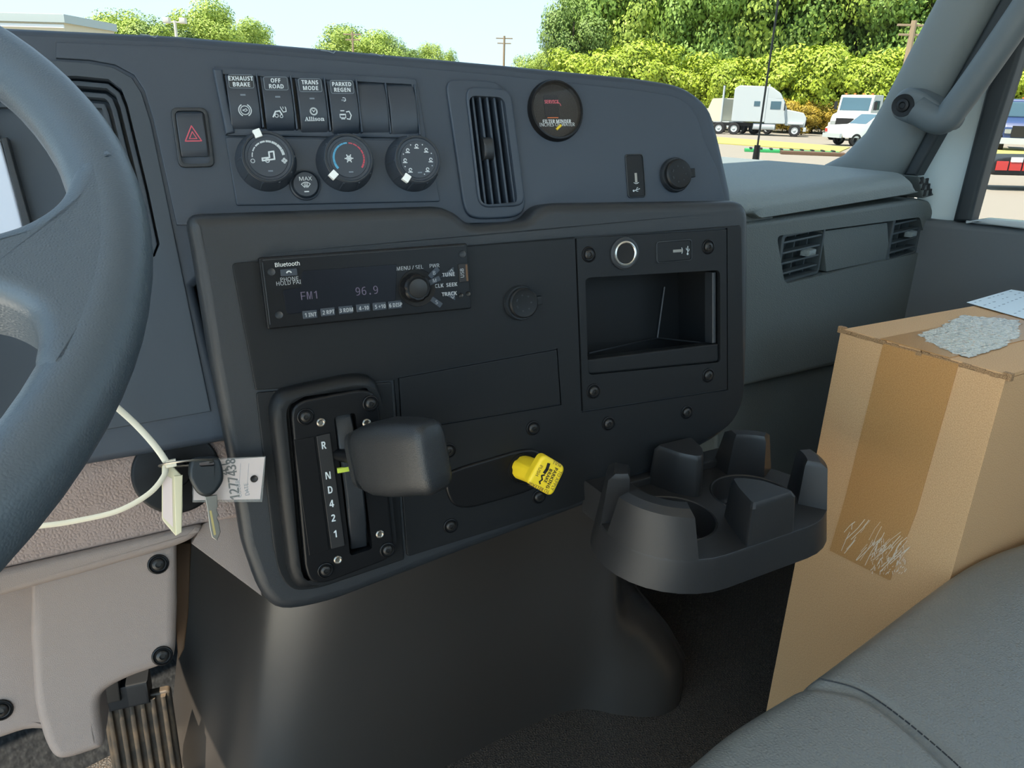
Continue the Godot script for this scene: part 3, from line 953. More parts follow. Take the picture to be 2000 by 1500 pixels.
func carton() -> void:
	var p1 := Vector3(0.931, 1.941, -0.371); var p2 := Vector3(0.894, 1.941, -0.179)
	var u := (p2 - p1).normalized()
	var v := Vector3(0.012, 0.642, 0.027).normalized(); v = (v - u * v.dot(u)).normalized()
	var B := Transform3D(Basis(u, v, u.cross(v)), p1)
	var w := (p2 - p1).length(); var h := 0.64; var dp := 0.44
	var o := thing(B, Vector3(w / 2, -h, -dp / 2), "cardboard_box", "brown cardboard box standing in the passenger footwell, taped and labelled", "box")
	var m := M.new()
	m.box(Vector3(w / 2, -h / 2, -dp / 2), Vector3(w, h - 0.001, dp), 0.0015)
	obj(m, "carton_body", mats.cardboard, o)
	# top flaps with worn open edges
	m = M.new()
	m.box(Vector3(w * 0.27, 0.0025, -dp / 2), Vector3(w * 0.5, 0.004, dp - 0.004), 0.001)
	obj(m, "flap", mats.cardboard, o)
	m = M.new()
	m.box(Vector3(w * 0.765, 0.0025, -dp / 2), Vector3(w * 0.475, 0.004, dp - 0.004), 0.001)
	obj(m, "flap", mats.cardboard, o)
	m = M.new()
	for k in 26:
		var x := w * (k + 0.5) / 26.0
		m.box(Vector3(x, 0.001 + rng.randf_range(-0.0006, 0.001), -0.0012 + rng.randf_range(-0.0006, 0.0008)), Vector3(w / 26.0 * rng.randf_range(0.9, 1.3), rng.randf_range(0.003, 0.0045), 0.003))
	for q in [0.0, w]:
		m.box(Vector3(q, 0.002, -0.004), Vector3(0.009, 0.008, 0.006))
	obj(m, "torn_edge", mats.card_edge, o)
	m = M.new()   # brown tape down the end and over the top
	var a := poly(B, [1725, 671, 1872, 711, 1790, 1000, 1738, 1134, 1620, 1075, 1650, 975], 0.0009)
	m.slab(soft(a, 0.002), 0.0, 0.0009)
	obj(m, "tape", mats.tape, o)
	m = M.new()
	m.box(Vector3(w * 0.48, 0.0051, -dp / 2), Vector3(w * 0.42, 0.0008, dp - 0.002))
	obj(m, "tape", mats.tape, o)
	m = M.new()   # wrinkled loose end of the tape, its white glare painted as streaks
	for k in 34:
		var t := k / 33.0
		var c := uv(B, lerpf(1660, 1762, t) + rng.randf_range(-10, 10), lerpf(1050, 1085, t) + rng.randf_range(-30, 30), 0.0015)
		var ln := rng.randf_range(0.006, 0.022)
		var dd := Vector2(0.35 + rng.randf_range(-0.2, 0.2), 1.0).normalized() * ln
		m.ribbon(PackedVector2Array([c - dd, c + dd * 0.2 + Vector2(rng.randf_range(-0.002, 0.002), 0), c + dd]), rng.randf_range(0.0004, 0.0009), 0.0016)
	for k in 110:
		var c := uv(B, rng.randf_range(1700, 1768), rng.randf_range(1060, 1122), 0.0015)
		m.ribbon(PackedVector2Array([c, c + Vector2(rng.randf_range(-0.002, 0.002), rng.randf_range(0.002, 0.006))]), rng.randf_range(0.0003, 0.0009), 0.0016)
	obj(m, "glare_creases", mats.crease_glare, o, 40, false)
	# top face pieces lie in the plane of the lid
	var T := Transform3D(Basis(B.basis.x, -B.basis.z, B.basis.y), B.origin)   # x along the end, y into the depth, n up
	var tp := func(arr: Array, n: float) -> PackedVector3Array:
		var r := PackedVector3Array()
		for q in poly(T, arr, n): r.append(Vector3(q.x, n, -q.y))
		return r
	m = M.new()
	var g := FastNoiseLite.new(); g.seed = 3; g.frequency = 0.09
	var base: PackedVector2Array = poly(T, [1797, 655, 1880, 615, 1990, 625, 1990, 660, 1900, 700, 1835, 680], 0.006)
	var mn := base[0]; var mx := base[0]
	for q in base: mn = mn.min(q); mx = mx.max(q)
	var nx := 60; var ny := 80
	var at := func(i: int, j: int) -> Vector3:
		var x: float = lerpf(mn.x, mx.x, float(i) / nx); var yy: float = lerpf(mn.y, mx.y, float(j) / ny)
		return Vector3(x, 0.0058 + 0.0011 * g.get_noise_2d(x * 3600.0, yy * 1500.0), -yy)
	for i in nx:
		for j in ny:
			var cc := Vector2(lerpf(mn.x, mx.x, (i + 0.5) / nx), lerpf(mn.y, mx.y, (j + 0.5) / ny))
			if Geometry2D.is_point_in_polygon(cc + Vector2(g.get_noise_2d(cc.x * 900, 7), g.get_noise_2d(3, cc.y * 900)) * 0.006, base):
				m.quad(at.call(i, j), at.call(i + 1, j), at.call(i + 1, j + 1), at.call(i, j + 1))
	var wt := obj(m, "wrinkled_tape_glare", mats.wrinkled_tape_glare, o, 60, false)
	wt.set_meta("label", "crumpled clear packing tape, pale with painted glare")
	m = M.new()
	var lp: PackedVector3Array = tp.call([1888, 591, 1975, 566, 2120, 590, 2060, 640], 0.0066)
	var lq := PackedVector2Array()
	for q in lp: lq.append(Vector2(q.x, q.z))
	var lm := M.new()
	lm.slab(lq, 0.0, 0.0005)
	for q in lm.v: m.v.append(Vector3(q.x, 0.0066 + q.z, q.y))
	var lb := obj(m, "shipping_label", mats.label_paper, o)
	m = M.new()
	for k in 9:
		for j in 7:
			if rng.randf() < 0.25: continue
			var q0: Vector3 = lp[0].lerp(lp[1], 0.08 + k * 0.1).lerp(lp[3].lerp(lp[2], 0.08 + k * 0.1), 0.06 + j * 0.12)
			m.box(Vector3(q0.x, 0.0073, q0.z), Vector3(0.0012, 0.0002, rng.randf_range(0.003, 0.008)))
	obj(m, "print", mats.faint_print, lb)

func bench() -> void:
	var crest := []
	for p in [[1250, 1600], [1370, 1500], [1460, 1425], [1600, 1337], [1700, 1262], [1825, 1166], [1900, 1112], [1960, 1081]]: crest.append(aty(p[0], p[1], 1.715))
	crest.append_array([Vector3(1.03, 1.715, -0.128), Vector3(1.16, 1.715, -0.092), Vector3(1.36, 1.715, -0.05), Vector3(1.52, 1.715, -0.02)])
	var path := spline(crest, 9)
	var prof := [[-0.016, -0.33], [-0.020, -0.12], [-0.020, -0.07], [-0.018, -0.035], [-0.012, -0.012], [0.0, 0.0], [0.02, 0.004], [0.05, 0.006], [0.10, 0.004], [0.16, 0.0], [0.25, -0.004], [0.40, -0.006], [0.6, -0.006]]
	var bk := spline_f(prof, 4)
	var m := M.new()
	var prev := PackedVector3Array()
	var s0 := aty(1600, 1338, 1.715); var s1 := aty(1700, 1366, 1.718); var s2 := aty(1860, 1492, 1.718); var s3 := aty(2000, 1640, 1.718)
	var seam := spline([s0 + (s0 - s1) * 0.5, s0, s1, s2, s3], 14)
	for i in path.size():
		var t := (path[mini(i + 1, path.size() - 1)] - path[maxi(i - 1, 0)]); t.y = 0; t = t.normalized()
		var b := Vector3(-t.z, 0, t.x)
		var r := PackedVector3Array()
		for q in bk:
			var p := path[i] + b * q.x + Vector3(0, q.y, 0)
			r.append(p)
		if i > 0: m.strip(prev, r, false)
		prev = r
	# sew a shallow groove along the seam on a finer copy
	var f := M.new()
	subdivide(m, f, seam)
	var mesh := build(f, 70, Vector3(0.8, 1.38, 0.0), false)
	var o := thing(Transform3D(), Vector3(0.8, 1.38, 0), "bench_seat", "grey vinyl passenger bench seat cushion with a stitched seam", "seat")
	put(mesh, "cushion", mats.seat, o)
	for k in 34:
		var q := seam[mini(15 + k, seam.size() - 2)]
		var d := seam[mini(16 + k, seam.size() - 1)] - q
		m = M.new()
		var c := q + Vector3(0.004, 0.0, -0.003)
		c.y = 1.7185
		m.tube(PackedVector3Array([c - d.normalized() * 0.0022, c + d.normalized() * 0.0022]), 0.0007, 5)
		obj(m, "stitch", mats.dark, o)
	m = M.new()
	m.box(Vector3(0.85, 1.34, 0.25), Vector3(0.8, 0.08, 0.5), 0.01)
	obj(m, "seat_base", mats.dark, o)

func spline_f(a: Array, k: int) -> PackedVector2Array:
	var l := []
	for q in a: l.append(Vector3(q[0], q[1], 0))
	var r := PackedVector2Array()
	for q in spline(l, k): r.append(Vector2(q.x, q.y))
	return r
func subdivide(m: M, f: M, seam: PackedVector3Array) -> void:
	var g := FastNoiseLite.new(); g.seed = 21; g.frequency = 6.0
	var dip := func(p: Vector3) -> Vector3:
		var bd := 1e9
		for i in seam.size() - 1:
			bd = minf(bd, Geometry3D.get_closest_point_to_segment(Vector3(p.x, seam[i].y, p.z), seam[i], seam[i + 1]).distance_to(Vector3(p.x, seam[i].y, p.z)))
		var q := p
		if p.y > 1.60: q.y -= 0.006 * exp(-pow(bd / 0.007, 2)) + 0.0 * g.get_noise_2d(p.x, p.z)
		return q
	for i in range(0, m.v.size(), 6):
		var a := m.v[i]; var b := m.v[i + 1]; var c := m.v[i + 2]; var d := m.v[i + 5]
		var near := 1e9
		for s in seam: near = minf(near, Vector2(s.x - a.x, s.z - a.z).length())
		var k := 10 if near < 0.06 else 1
		for x in k:
			for y in k:
				var p := func(uu: float, vv: float) -> Vector3: return dip.call(a.lerp(b, uu).lerp(d.lerp(c, uu), vv))
				f.quad(p.call(float(x) / k, float(y) / k), p.call((x + 1.0) / k, float(y) / k), p.call((x + 1.0) / k, (y + 1.0) / k), p.call(float(x) / k, (y + 1.0) / k))

func pillar_and_door() -> void:
	# windshield pillar on the passenger side
	var m := M.new()
	var pf := Transform3D(Basis(Vector3(0, 0, 1), Vector3(0, 1, 0), Vector3(-1, 0, 0)), Vector3(1.5, 2.0, 0))
	var le := poly(pf, [1572, 338, 1640, 303, 1682, 260, 1713, 207, 1760, 116, 1822, -4, 1890, -130, 2040, -410])
	var re := poly(pf, [1756, 352, 1776, 318, 1797, 280, 1818, 242, 1876, 136, 1954, -4, 2026, -130, 2180, -410])
	var prs := []
	for i in le.size():
		var r := PackedVector3Array()
		for k in 13:
			var t := k / 12.0
			var c := le[i].lerp(re[i], t)
			r.append(Vector3(c.x, c.y, -0.02 + 0.034 * pow(1.0 - pow(absf(2.0 * t - 1.0), 3.0), 0.6)))
		r.append(Vector3(re[i].x, re[i].y, -0.05)); r.append(Vector3(le[i].x, le[i].y, -0.05))
		prs.append(r)
	m.loft(prs)
	var o := solo(m, pf, hit(pf, 1700, 320), "trim_3", mats.pillar, "grey moulded windshield pillar trim by the passenger door", "trim", "structure", 55)
	m = M.new()
	m.slab(poly(pf, [1764, 342, 1812, 250, 1954, -4, 2180, -400, 2220, -400, 1990, -4, 1834, 262, 1788, 344], -0.008), -0.05, -0.008, 0.006, [], 3)
	obj(m, "pillar_groove", mats.rubber, o)
	# door frame: white paint, dark seal, window pane, card
	m = M.new()
	m.slab(soft(poly(DR, [1770, 360, 1826, 262, 1990, -10, 2230, -400, 2420, -400, 1935, 170, 1868, 436, 1790, 440]), 0.005), -0.06, -0.03, 0.006)
	solo(m, DR, hit(DR, 1840, 430), "trim_4", mats.white_paint, "white painted door post between pillar and window", "trim", "structure")
	m = M.new()
	m.slab(poly(DR, [1858, 432, 1922, 178, 1990, 40, 2240, -400, 2330, -400, 2040, 20, 1995, 94, 1932, 290, 1893, 434]), -0.05, -0.004, 0.008)
	solo(m, DR, hit(DR, 1870, 432), "trim_5", mats.rubber, "black rubber window seal on the door frame", "trim", "structure")
	var d := thing(Transform3D(), Vector3(1.56, 1.3, 0.2), "door_1", "dark grey passenger door panel below the side window", "door", "", "structure")
	m = M.new()
	var DF := DR
	var top := hit(DF, 1832, 432, 0.0); var top2 := hit(DF, 2000, 447, 0.0)
	var sl := (top2.y - top.y) / (top2.x - top.x)
	m.v = PackedVector3Array()
	var pl := PackedVector2Array([Vector2(-0.62, 1.28 - 2.0), Vector2(0.95, 1.28 - 2.0), Vector2(0.95, top2.y + sl * (0.95 - top2.x) * 0.1), Vector2(top2.x, top2.y), Vector2(top.x, top.y), Vector2(-0.62, top.y)])
	var sm := M.new()
	sm.slab(pl, -0.06, 0.0, 0.012, [], 4)
	for q in sm.v: m.v.append(DF * q)
	obj(m, "card", mats.door_card, d, 50)
	sm = M.new()
	sm.slab(soft(poly(DF, [1885, 433, 1925, 427, 2010, 434, 2100, 445, 2100, 458, 2000, 447, 1930, 438], 0.004), 0.003), -0.02, 0.008, 0.003)
	m = M.new()
	for q in sm.v: m.v.append(DF * q)
	obj(m, "pull_trim", mats.truck_grey, d)
	m = M.new()
	m.quad(Vector3(1.60, 1.99, -0.5), Vector3(1.60, 1.99, 0.95), Vector3(1.55, 2.95, 0.95), Vector3(1.55, 2.95, -0.5))
	var w := thing(Transform3D(), Vector3(1.6, 1.99, 0.2), "window_2", "passenger door side window, second tinted sheet added to dim the outside", "window", "", "structure")
	var pane := build(m, 40, Vector3(1.6, 1.99, 0.2), false)
	put(pane, "inner_sheet", mats.windshield, w)
	put(pane, "dimming_sheet", mats.windshield, w, Transform3D(Basis(), Vector3(0.008, 0, 0)))  # second sheet added only to darken what lies beyond
	# grab handle
	var hx := 1.44
	var gh := thing(Transform3D(), atx(1776, 205, hx), "grab_handle", "grey grab handle bolted to the passenger windshield pillar", "handle")
	m = M.new()
	var pts := spline([atx(1790, 213, hx), atx(1822, 232, hx), atx(1846, 233, hx), atx(1868, 207, hx), atx(1905, 157, hx), atx(1945, 100, hx), atx(2000, 20, hx), atx(2050, -55, hx), atx(2098, -128, hx), atx(2112, -165, 1.48), atx(2112, -172, 1.52)], 8)
	m.tube(pts, 0.0225, 16, true, 0.9)
	obj(m, "bar", mats.handle, gh, 60)
	m = M.new()
	var hf := Transform3D(pf.basis, Vector3(hx, 2.0, 0))
	m.slab(soft(poly(hf, [1744, 190, 1772, 168, 1800, 176, 1850, 212, 1866, 226, 1846, 258, 1800, 252, 1738, 228]), 0.018), -0.06, 0.006, 0.010, [], 5)
	var l2 := M.new()
	for q in m.v: l2.v.append(hf * q)
	obj(l2, "mount", mats.handle, gh, 55)
	m = M.new()
	var bc := uv(hf, 1766, 206)
	m.lathe([[0.0185, 0.0065], [0.018, 0.0075], [0.016, 0.0072], [0.011, 0.0064], [0.010, 0.009], [0.006, 0.0102], [0.004, 0.008]], bc, 24)
	l2 = M.new()
	for q in m.v: l2.v.append(hf * q)
	obj(l2, "bolt", mats.panel, gh, 30, false)

# a block of width w and height h whose front bulges between its upper and lower ends
func pillow(m: M, c: Vector2, w: float, h: float, n0: float, n1: float, bulge: float, edge := 0.0012) -> void:
	var rings := []
	for e in [[-w / 2, 0.0], [-w / 2, 0.5], [-w / 2 + edge, 1.0], [w / 2 - edge, 1.0], [w / 2, 0.5], [w / 2, 0.0]]:
		var r := PackedVector3Array()
		for i in 15:
			var s := i / 14.0
			var k := 1.0 - pow(absf(2.0 * s - 1.0), 2.4)
			var n := n1 + bulge * k
			if i == 0 or i == 14: n -= edge
			r.append(Vector3(c.x + e[0], c.y + h * (s - 0.5), n0 if e[1] == 0.0 else n - (edge * 0.5 if e[1] < 1.0 else 0.0)))
		r.append(Vector3(c.x + e[0], c.y + h / 2, n0))
		r.append(Vector3(c.x + e[0], c.y - h / 2, n0))
		rings.append(r)
	m.loft(rings)

func switch_bank() -> void:
	var n := 0.0028
	var fr := thing(UP, hit(UP, 440, 266, n), "switch_housing", "slim grey housing round the row of dashboard rocker switches", "switch housing")
	var m := M.new()
	var outer := poly(UP, [414, 131, 812, 154, 832, 271, 442, 266], n)
	m.slab(soft(outer, 0.003), n, n + 0.003, 0.0015, [M.new().inset(ccw(outer), 0.006)], 2)
	obj(m, "surround", mats.fascia, fr)
	m = M.new()
	m.slab(M.new().inset(ccw(outer), 0.005), n, n + 0.0006)
	obj(m, "well", mats.dark, fr)
	m = M.new()
	m.slab(poly(UP, [415, 133, 434, 135, 458, 258, 441, 262], n + 0.006), n, n + 0.006, 0.002)
	obj(m, "end_cheek", mats.fascia, fr)
	var row := [
		[[437, 140, 495, 144, 514, 252, 455, 248], "rocker switch lettered exhaust brake, first in the row", ["EXHAUST", "BRAKE"], 0],
		[[506, 144, 562, 148, 580, 255, 524, 252], "rocker switch lettered off road with a slope and vehicle symbol", ["OFF", "ROAD"], 1],
		[[576, 148, 630, 151, 643, 258, 590, 255], "rocker switch lettered trans mode with a round emblem", ["TRANS", "MODE"], 2],
		[[637, 151, 691, 155, 706, 261, 652, 258], "rocker switch lettered parked regen beside the blank covers", ["PARKED", "REGEN"], 3]]
	for q in row:
		var rc := rect_of(UP, q[0], n + 0.008)
		var c: Vector2 = rc[0]; var w: float = rc[1]; var h: float = rc[2]
		var t := thing(UP, Vector3(c.x, c.y, n), "rocker_switch", q[1], "switch", "lettered rocker switches in the dashboard row")
		m = M.new()
		pillow(m, c, w, h, n, n + 0.004, 0.006)
		obj(m, "rocker", mats.button, t, 50)
		m = M.new()
		m.box(Vector3(c.x + w * 0.56, c.y, n + 0.004), Vector3(0.0016, h * 0.98, 0.009), 0.0006)
		obj(m, "divider", mats.fascia, t)
		m = M.new()
		var lw := w * 0.86
		var lc := c + Vector2(0, h * 0.335)
		m.slab(rrect(lc, lw, h * 0.25, 0.002), n + 0.004, n + 0.0092, 0.0006)
		var lens := obj(m, "lens", mats.bezel if q[3] == 0 else mats.button, t)
		m = M.new()
		var rr := rrect(lc, lw * 0.96, h * 0.235, 0.0018)
		rr.append(rr[0])
		m.ribbon(rr, 0.00045, n + 0.0094)
		obj(m, "outline", mats.faint_print, lens, 40, false)
		for k in 2: text(q[2][k], 0.0031, Vector3(lc.x, lc.y + 0.0024 - 0.0049 * k, n + 0.0094), mats.print, lens, 0, "Droid Sans", true, 0.98)
		m = M.new()
		m.box(Vector3(c.x, c.y + h * 0.09, n + 0.0099), Vector3(0.0042, 0.0013, 0.0006))
		obj(m, "lamp_window", mats.faint_print, t)
		m = M.new()
		var ic := c + Vector2(0, -h * 0.19)
		var z := n + 0.0107
		if q[3] == 0:
			m.arc(ic, 0.0036, 0, 360, 0.0007, z, 24)
			m.arc(ic, 0.0051, -60, 60, 0.0009, z); m.arc(ic, 0.0051, 120, 240, 0.0009, z)
			m.ribbon(PackedVector2Array([ic + Vector2(-0.002, 0), ic + Vector2(0.001, 0.0012), ic + Vector2(0.002, 0), ic + Vector2(0.0004, -0.001), ic + Vector2(-0.002, 0)]), 0.0005, z)
		elif q[3] == 1:
			m.ribbon(PackedVector2Array([ic + Vector2(-0.006, -0.004), ic + Vector2(-0.0035, 0.0005), ic + Vector2(0.0, 0.001), ic + Vector2(0.0015, -0.002)]), 0.0012, z)
			m.arc(ic + Vector2(-0.003, -0.003), 0.0014, 0, 360, 0.0006, z); m.arc(ic + Vector2(0.001, -0.0035), 0.0012, 0, 360, 0.0006, z)
			m.ribbon(PackedVector2Array([ic + Vector2(0.0015, 0.003), ic + Vector2(0.003, 0.0), ic + Vector2(0.0055, 0.0005), ic + Vector2(0.0055, 0.0035)]), 0.0007, z)
			for k in 3: m.ribbon(PackedVector2Array([ic + Vector2(0.001 + 0.002 * k, 0.0045), ic + Vector2(0.0014 + 0.002 * k, 0.003)]), 0.0005, z)
		elif q[3] == 2:
			m.arc(ic + Vector2(0, 0.002), 0.0028, 0, 360, 0.0013, z, 24)
			m.ribbon(PackedVector2Array([ic + Vector2(-0.001, 0.003), ic + Vector2(0.0, 0.0014), ic + Vector2(0.001, 0.003)]), 0.0007, z)
			text("Allison", 0.0028, Vector3(ic.x, ic.y - 0.0045, z - 0.0004), mats.print, t, 0, "Droid Serif", true)
		else:
			m.arc(c + Vector2(0.0, h * 0.10), 0.0016, -90, 120, 0.0006, z)
			m.ribbon(PackedVector2Array([ic + Vector2(-0.005, 0.001), ic + Vector2(0.0, 0.001), ic + Vector2(0.0, -0.002), ic + Vector2(-0.005, -0.002), ic + Vector2(-0.005, 0.001)]), 0.0006, z)
			for k in 3: m.ribbon(PackedVector2Array([ic + Vector2(-0.004, 0.004 - 0.0035 * k), ic + Vector2(-0.001, 0.004 - 0.0035 * k)]), 0.0008, z)
			m.ribbon(PackedVector2Array([ic + Vector2(0.001, 0.003), ic + Vector2(0.0035, 0.0035), ic + Vector2(0.005, 0.0), ic + Vector2(0.0035, -0.0035), ic + Vector2(0.001, -0.003)]), 0.0009, z)
		obj(m, "symbol", mats.print, t, 40, false)
	var bl := [[[694, 157, 748, 160, 765, 264, 711, 262], "plain switch blank beside the parked regen switch"], [[754, 160, 806, 163, 821, 267, 769, 265], "plain switch blank at the end of the switch row"]]
	for q in bl:
		var rc := rect_of(UP, q[0], n + 0.006)
		var c: Vector2 = rc[0]
		var t := thing(UP, Vector3(c.x, c.y, n), "switch_blank", q[1], "switch cover", "blank covers in the switch row")
		m = M.new()
		pillow(m, c, rc[1], rc[2], n, n + 0.002, 0.0055)
		obj(m, "cover", mats.button, t, 50)
		m = M.new()
		m.box(Vector3(c.x + rc[1] * 0.54, c.y, n + 0.003), Vector3(0.0013, rc[2] * 0.95, 0.006), 0.0005)
		obj(m, "rib", mats.fascia, t)
	# hazard switch
	var rc := rect_of(UP, [336, 211, 400, 212, 420, 325, 350, 326], n + 0.002)
	var c: Vector2 = rc[0]
	var hz := thing(UP, Vector3(c.x, c.y, n), "hazard_switch", "dark hazard light switch with a red outlined triangle", "switch")
	m = M.new()
	m.slab(rrect(c, rc[1] + 0.002, rc[2] + 0.001, 0.006), n, n + 0.0035, 0.0012, [rrect(c, rc[1] - 0.0035, rc[2] - 0.0045, 0.005)], 2)
	obj(m, "frame", mats.bezel, hz)
	m = M.new()
	pillow(m, c + Vector2(-0.0005, 0.0025), rc[1] - 0.006, rc[2] - 0.012, n, n + 0.0035, 0.0025)
	var hb := obj(m, "button", mats.button, hz, 50)
	for k in 2:
		m = M.new()
		var r: float = [0.0078, 0.0036][k]
		var tc := c + Vector2(0, 0.001 - 0.0006 * k)
		m.ribbon(PackedVector2Array([tc + Vector2(0, r), tc + Vector2(0.82 * r, -0.6 * r), tc + Vector2(-0.82 * r, -0.6 * r), tc + Vector2(0, r)]), 0.0009 - 0.0002 * k, n + 0.0064)
		obj(m, "triangle", mats.red_print, hb, 40, false)

func climate_panel() -> void:
	var n := 0.0028
	var rc := rect_of(UP, [440, 269, 836, 275, 858, 394, 462, 401], n)
	var c: Vector2 = rc[0]
	var o := thing(UP, Vector3(c.x, c.y, n), "climate_panel", "heater control panel with three round knobs and a max button", "control panel")
	var m := M.new()
	m.slab(soft(poly(UP, [440, 269, 836, 275, 859, 394, 462, 402], n), 0.002), n, n + 0.0022, 0.0009, [], 2)
	obj(m, "plate", mats.fascia, o)
	var top := n + 0.024
	var spots := [[524, 306, 108.0], [682, 309, 222.0], [817, 311, 232.0]]
	for k in 3:
		var kc := uv(UP, spots[k][0], spots[k][1], top)
		m = M.new()
		m.lathe([[0.0262, n + 0.0022], [0.0250, n + 0.006], [0.0226, n + 0.020], [0.0216, top - 0.0006], [0.0208, top], [0.0197, top], [0.0190, top - 0.0016], [0.0168, top - 0.002], [0.0165, top - 0.0012], [0.0162, top - 0.0012]], kc, 40)
		var kn := obj(m, "knob", mats.button, o, 35)
		m = M.new()
		m.lathe([[0.0212, top - 0.0003], [0.0209, top + 0.0003], [0.0202, top + 0.0003], [0.0199, top - 0.0003]], kc, 40, false)
		obj(m, "rim", mats.bezel, kn, 60, false)
		for j in 10:
			m = M.new()
			var a := TAU * j / 10
			var dd := Vector2(cos(a), sin(a))
			m.tube(PackedVector3Array([Vector3(kc.x + dd.x * 0.0246, kc.y + dd.y * 0.0246, n + 0.004), Vector3(kc.x + dd.x * 0.0218, kc.y + dd.y * 0.0218, top - 0.002)]), 0.0011, 6)
			obj(m, "grip_rib", mats.button, kn)
		m = M.new()
		var pa := deg_to_rad(spots[k][2])
		var pd := Vector2(cos(pa), sin(pa))
		var pc := kc + pd * 0.0206
		var pq := PackedVector2Array()
		for s in [[-1, -1], [1, -1], [1, 1], [-1, 1]]: pq.append(pc + pd * 0.0034 * s[0] + pd.orthogonal() * 0.0031 * s[1])
		m.slab(soft(pq, 0.0005), top - 0.004, top + 0.0008, 0.0004)
		obj(m, "pointer", mats.white, kn)
		var z := top - 0.0009
		m = M.new()
		if k == 0:
			for j in 8: m.arc(kc, 0.0130, 178 - j * 22, 178 - j * 22 - 15, 0.0008 + 0.00022 * j, z, 4)
			m.arc(kc + Vector2(-0.0130, -0.003), 0.0016, 0, 360, 0.0005, z)
			for j in 4: m.arc(kc + Vector2(0.0130, -0.0035) + Vector2(cos(j * PI / 2), sin(j * PI / 2)) * 0.0014, 0.0007, 0, 360, 0.0008, z, 6)
			# a little cab symbol
			m.ribbon(PackedVector2Array([kc + Vector2(-0.005, -0.001), kc + Vector2(0.001, -0.0005), kc + Vector2(0.001, 0.004), kc + Vector2(0.005, 0.0045), kc + Vector2(0.005, -0.002), kc + Vector2(-0.005, -0.003), kc + Vector2(-0.005, -0.001)]), 0.0013, z)
			m.arc(kc + Vector2(-0.001, -0.003), 0.0016, 0, 360, 0.0007, z)
		elif k == 1:
			for j in 3:
				m.ribbon(PackedVector2Array([kc + Vector2(cos(j * PI / 3), sin(j * PI / 3)) * 0.0036, kc - Vector2(cos(j * PI / 3), sin(j * PI / 3)) * 0.0036]), 0.0009, z)
			m.arc(kc, 0.002, 0, 360, 0.0008, z)
		else:
			for j in 7:
				var a := deg_to_rad(228.0 - j * 46.0)
				var ic := kc + Vector2(cos(a), sin(a)) * 0.0122
				m.arc(ic, 0.0013, 0, 300, 0.0008, z, 8)
				m.ribbon(PackedVector2Array([ic + Vector2(-0.0022, -0.002), ic + Vector2(0.0016, -0.0022)]), 0.0008, z)
				m.arc(kc + Vector2(cos(a - 0.4), sin(a - 0.4)) * 0.0142, 0.0003, 0, 360, 0.0006, z, 5)
		obj(m, "symbols", mats.print, kn, 40, false)
		if k == 1:
			m = M.new()
			for j in 8: m.arc(kc, 0.0134, 216 - j * 16, 216 - j * 16 - 11, 0.0021 - 0.00012 * j, z, 4)
			obj(m, "cold_marks", mats.blue_print, kn, 40, false)
			m = M.new()
			for j in 7: m.arc(kc, 0.0134, 84 - j * 18, 84 - j * 18 - 12, 0.0010 + 0.0001 * j, z, 4)
			obj(m, "hot_marks", mats.red_print, kn, 40, false)
		m = M.new()
		m.box(Vector3(kc.x + 0.0005, kc.y - 0.0118, z), Vector3(0.004, 0.0012, 0.0003))
		obj(m, "lamp_window", mats.faint_print, kn)
	var bc := uv(UP, 597, 360, n + 0.006)
	m = M.new()
	m.lathe([[0.0138, n + 0.0022], [0.0135, n + 0.0045], [0.0122, n + 0.0052], [0.0116, n + 0.0042], [0.0112, n + 0.006], [0.0104, n + 0.0068]], bc, 32)
	var bt := obj(m, "max_button", mats.button, o, 35)
	text("MAX", 0.0028, Vector3(bc.x, bc.y + 0.0048, n + 0.0070), mats.print, bt, 0, "Droid Sans", false, 1.2)
	m = M.new()
	m.arc(bc + Vector2(0, -0.0035), 0.0052, 40, 140, 0.0007, n + 0.0071)
	m.arc(bc + Vector2(0, -0.004), 0.0024, 40, 140, 0.0007, n + 0.0071)
	for s in [-1, 1]: m.ribbon(PackedVector2Array([bc + Vector2(0.0038 * s, 0.0), bc + Vector2(0.0018 * s, -0.0024)]), 0.0006, n + 0.0071)
	for s in [-1, 0, 1]: m.ribbon(PackedVector2Array([bc + Vector2(0.0013 * s, 0.001), bc + Vector2(0.0013 * s, -0.003)]), 0.0006, n + 0.0071)
	m.box(Vector3(bc.x, bc.y - 0.0065, n + 0.007), Vector3(0.004, 0.001, 0.0003))
	obj(m, "symbol", mats.print, bt, 40, false)

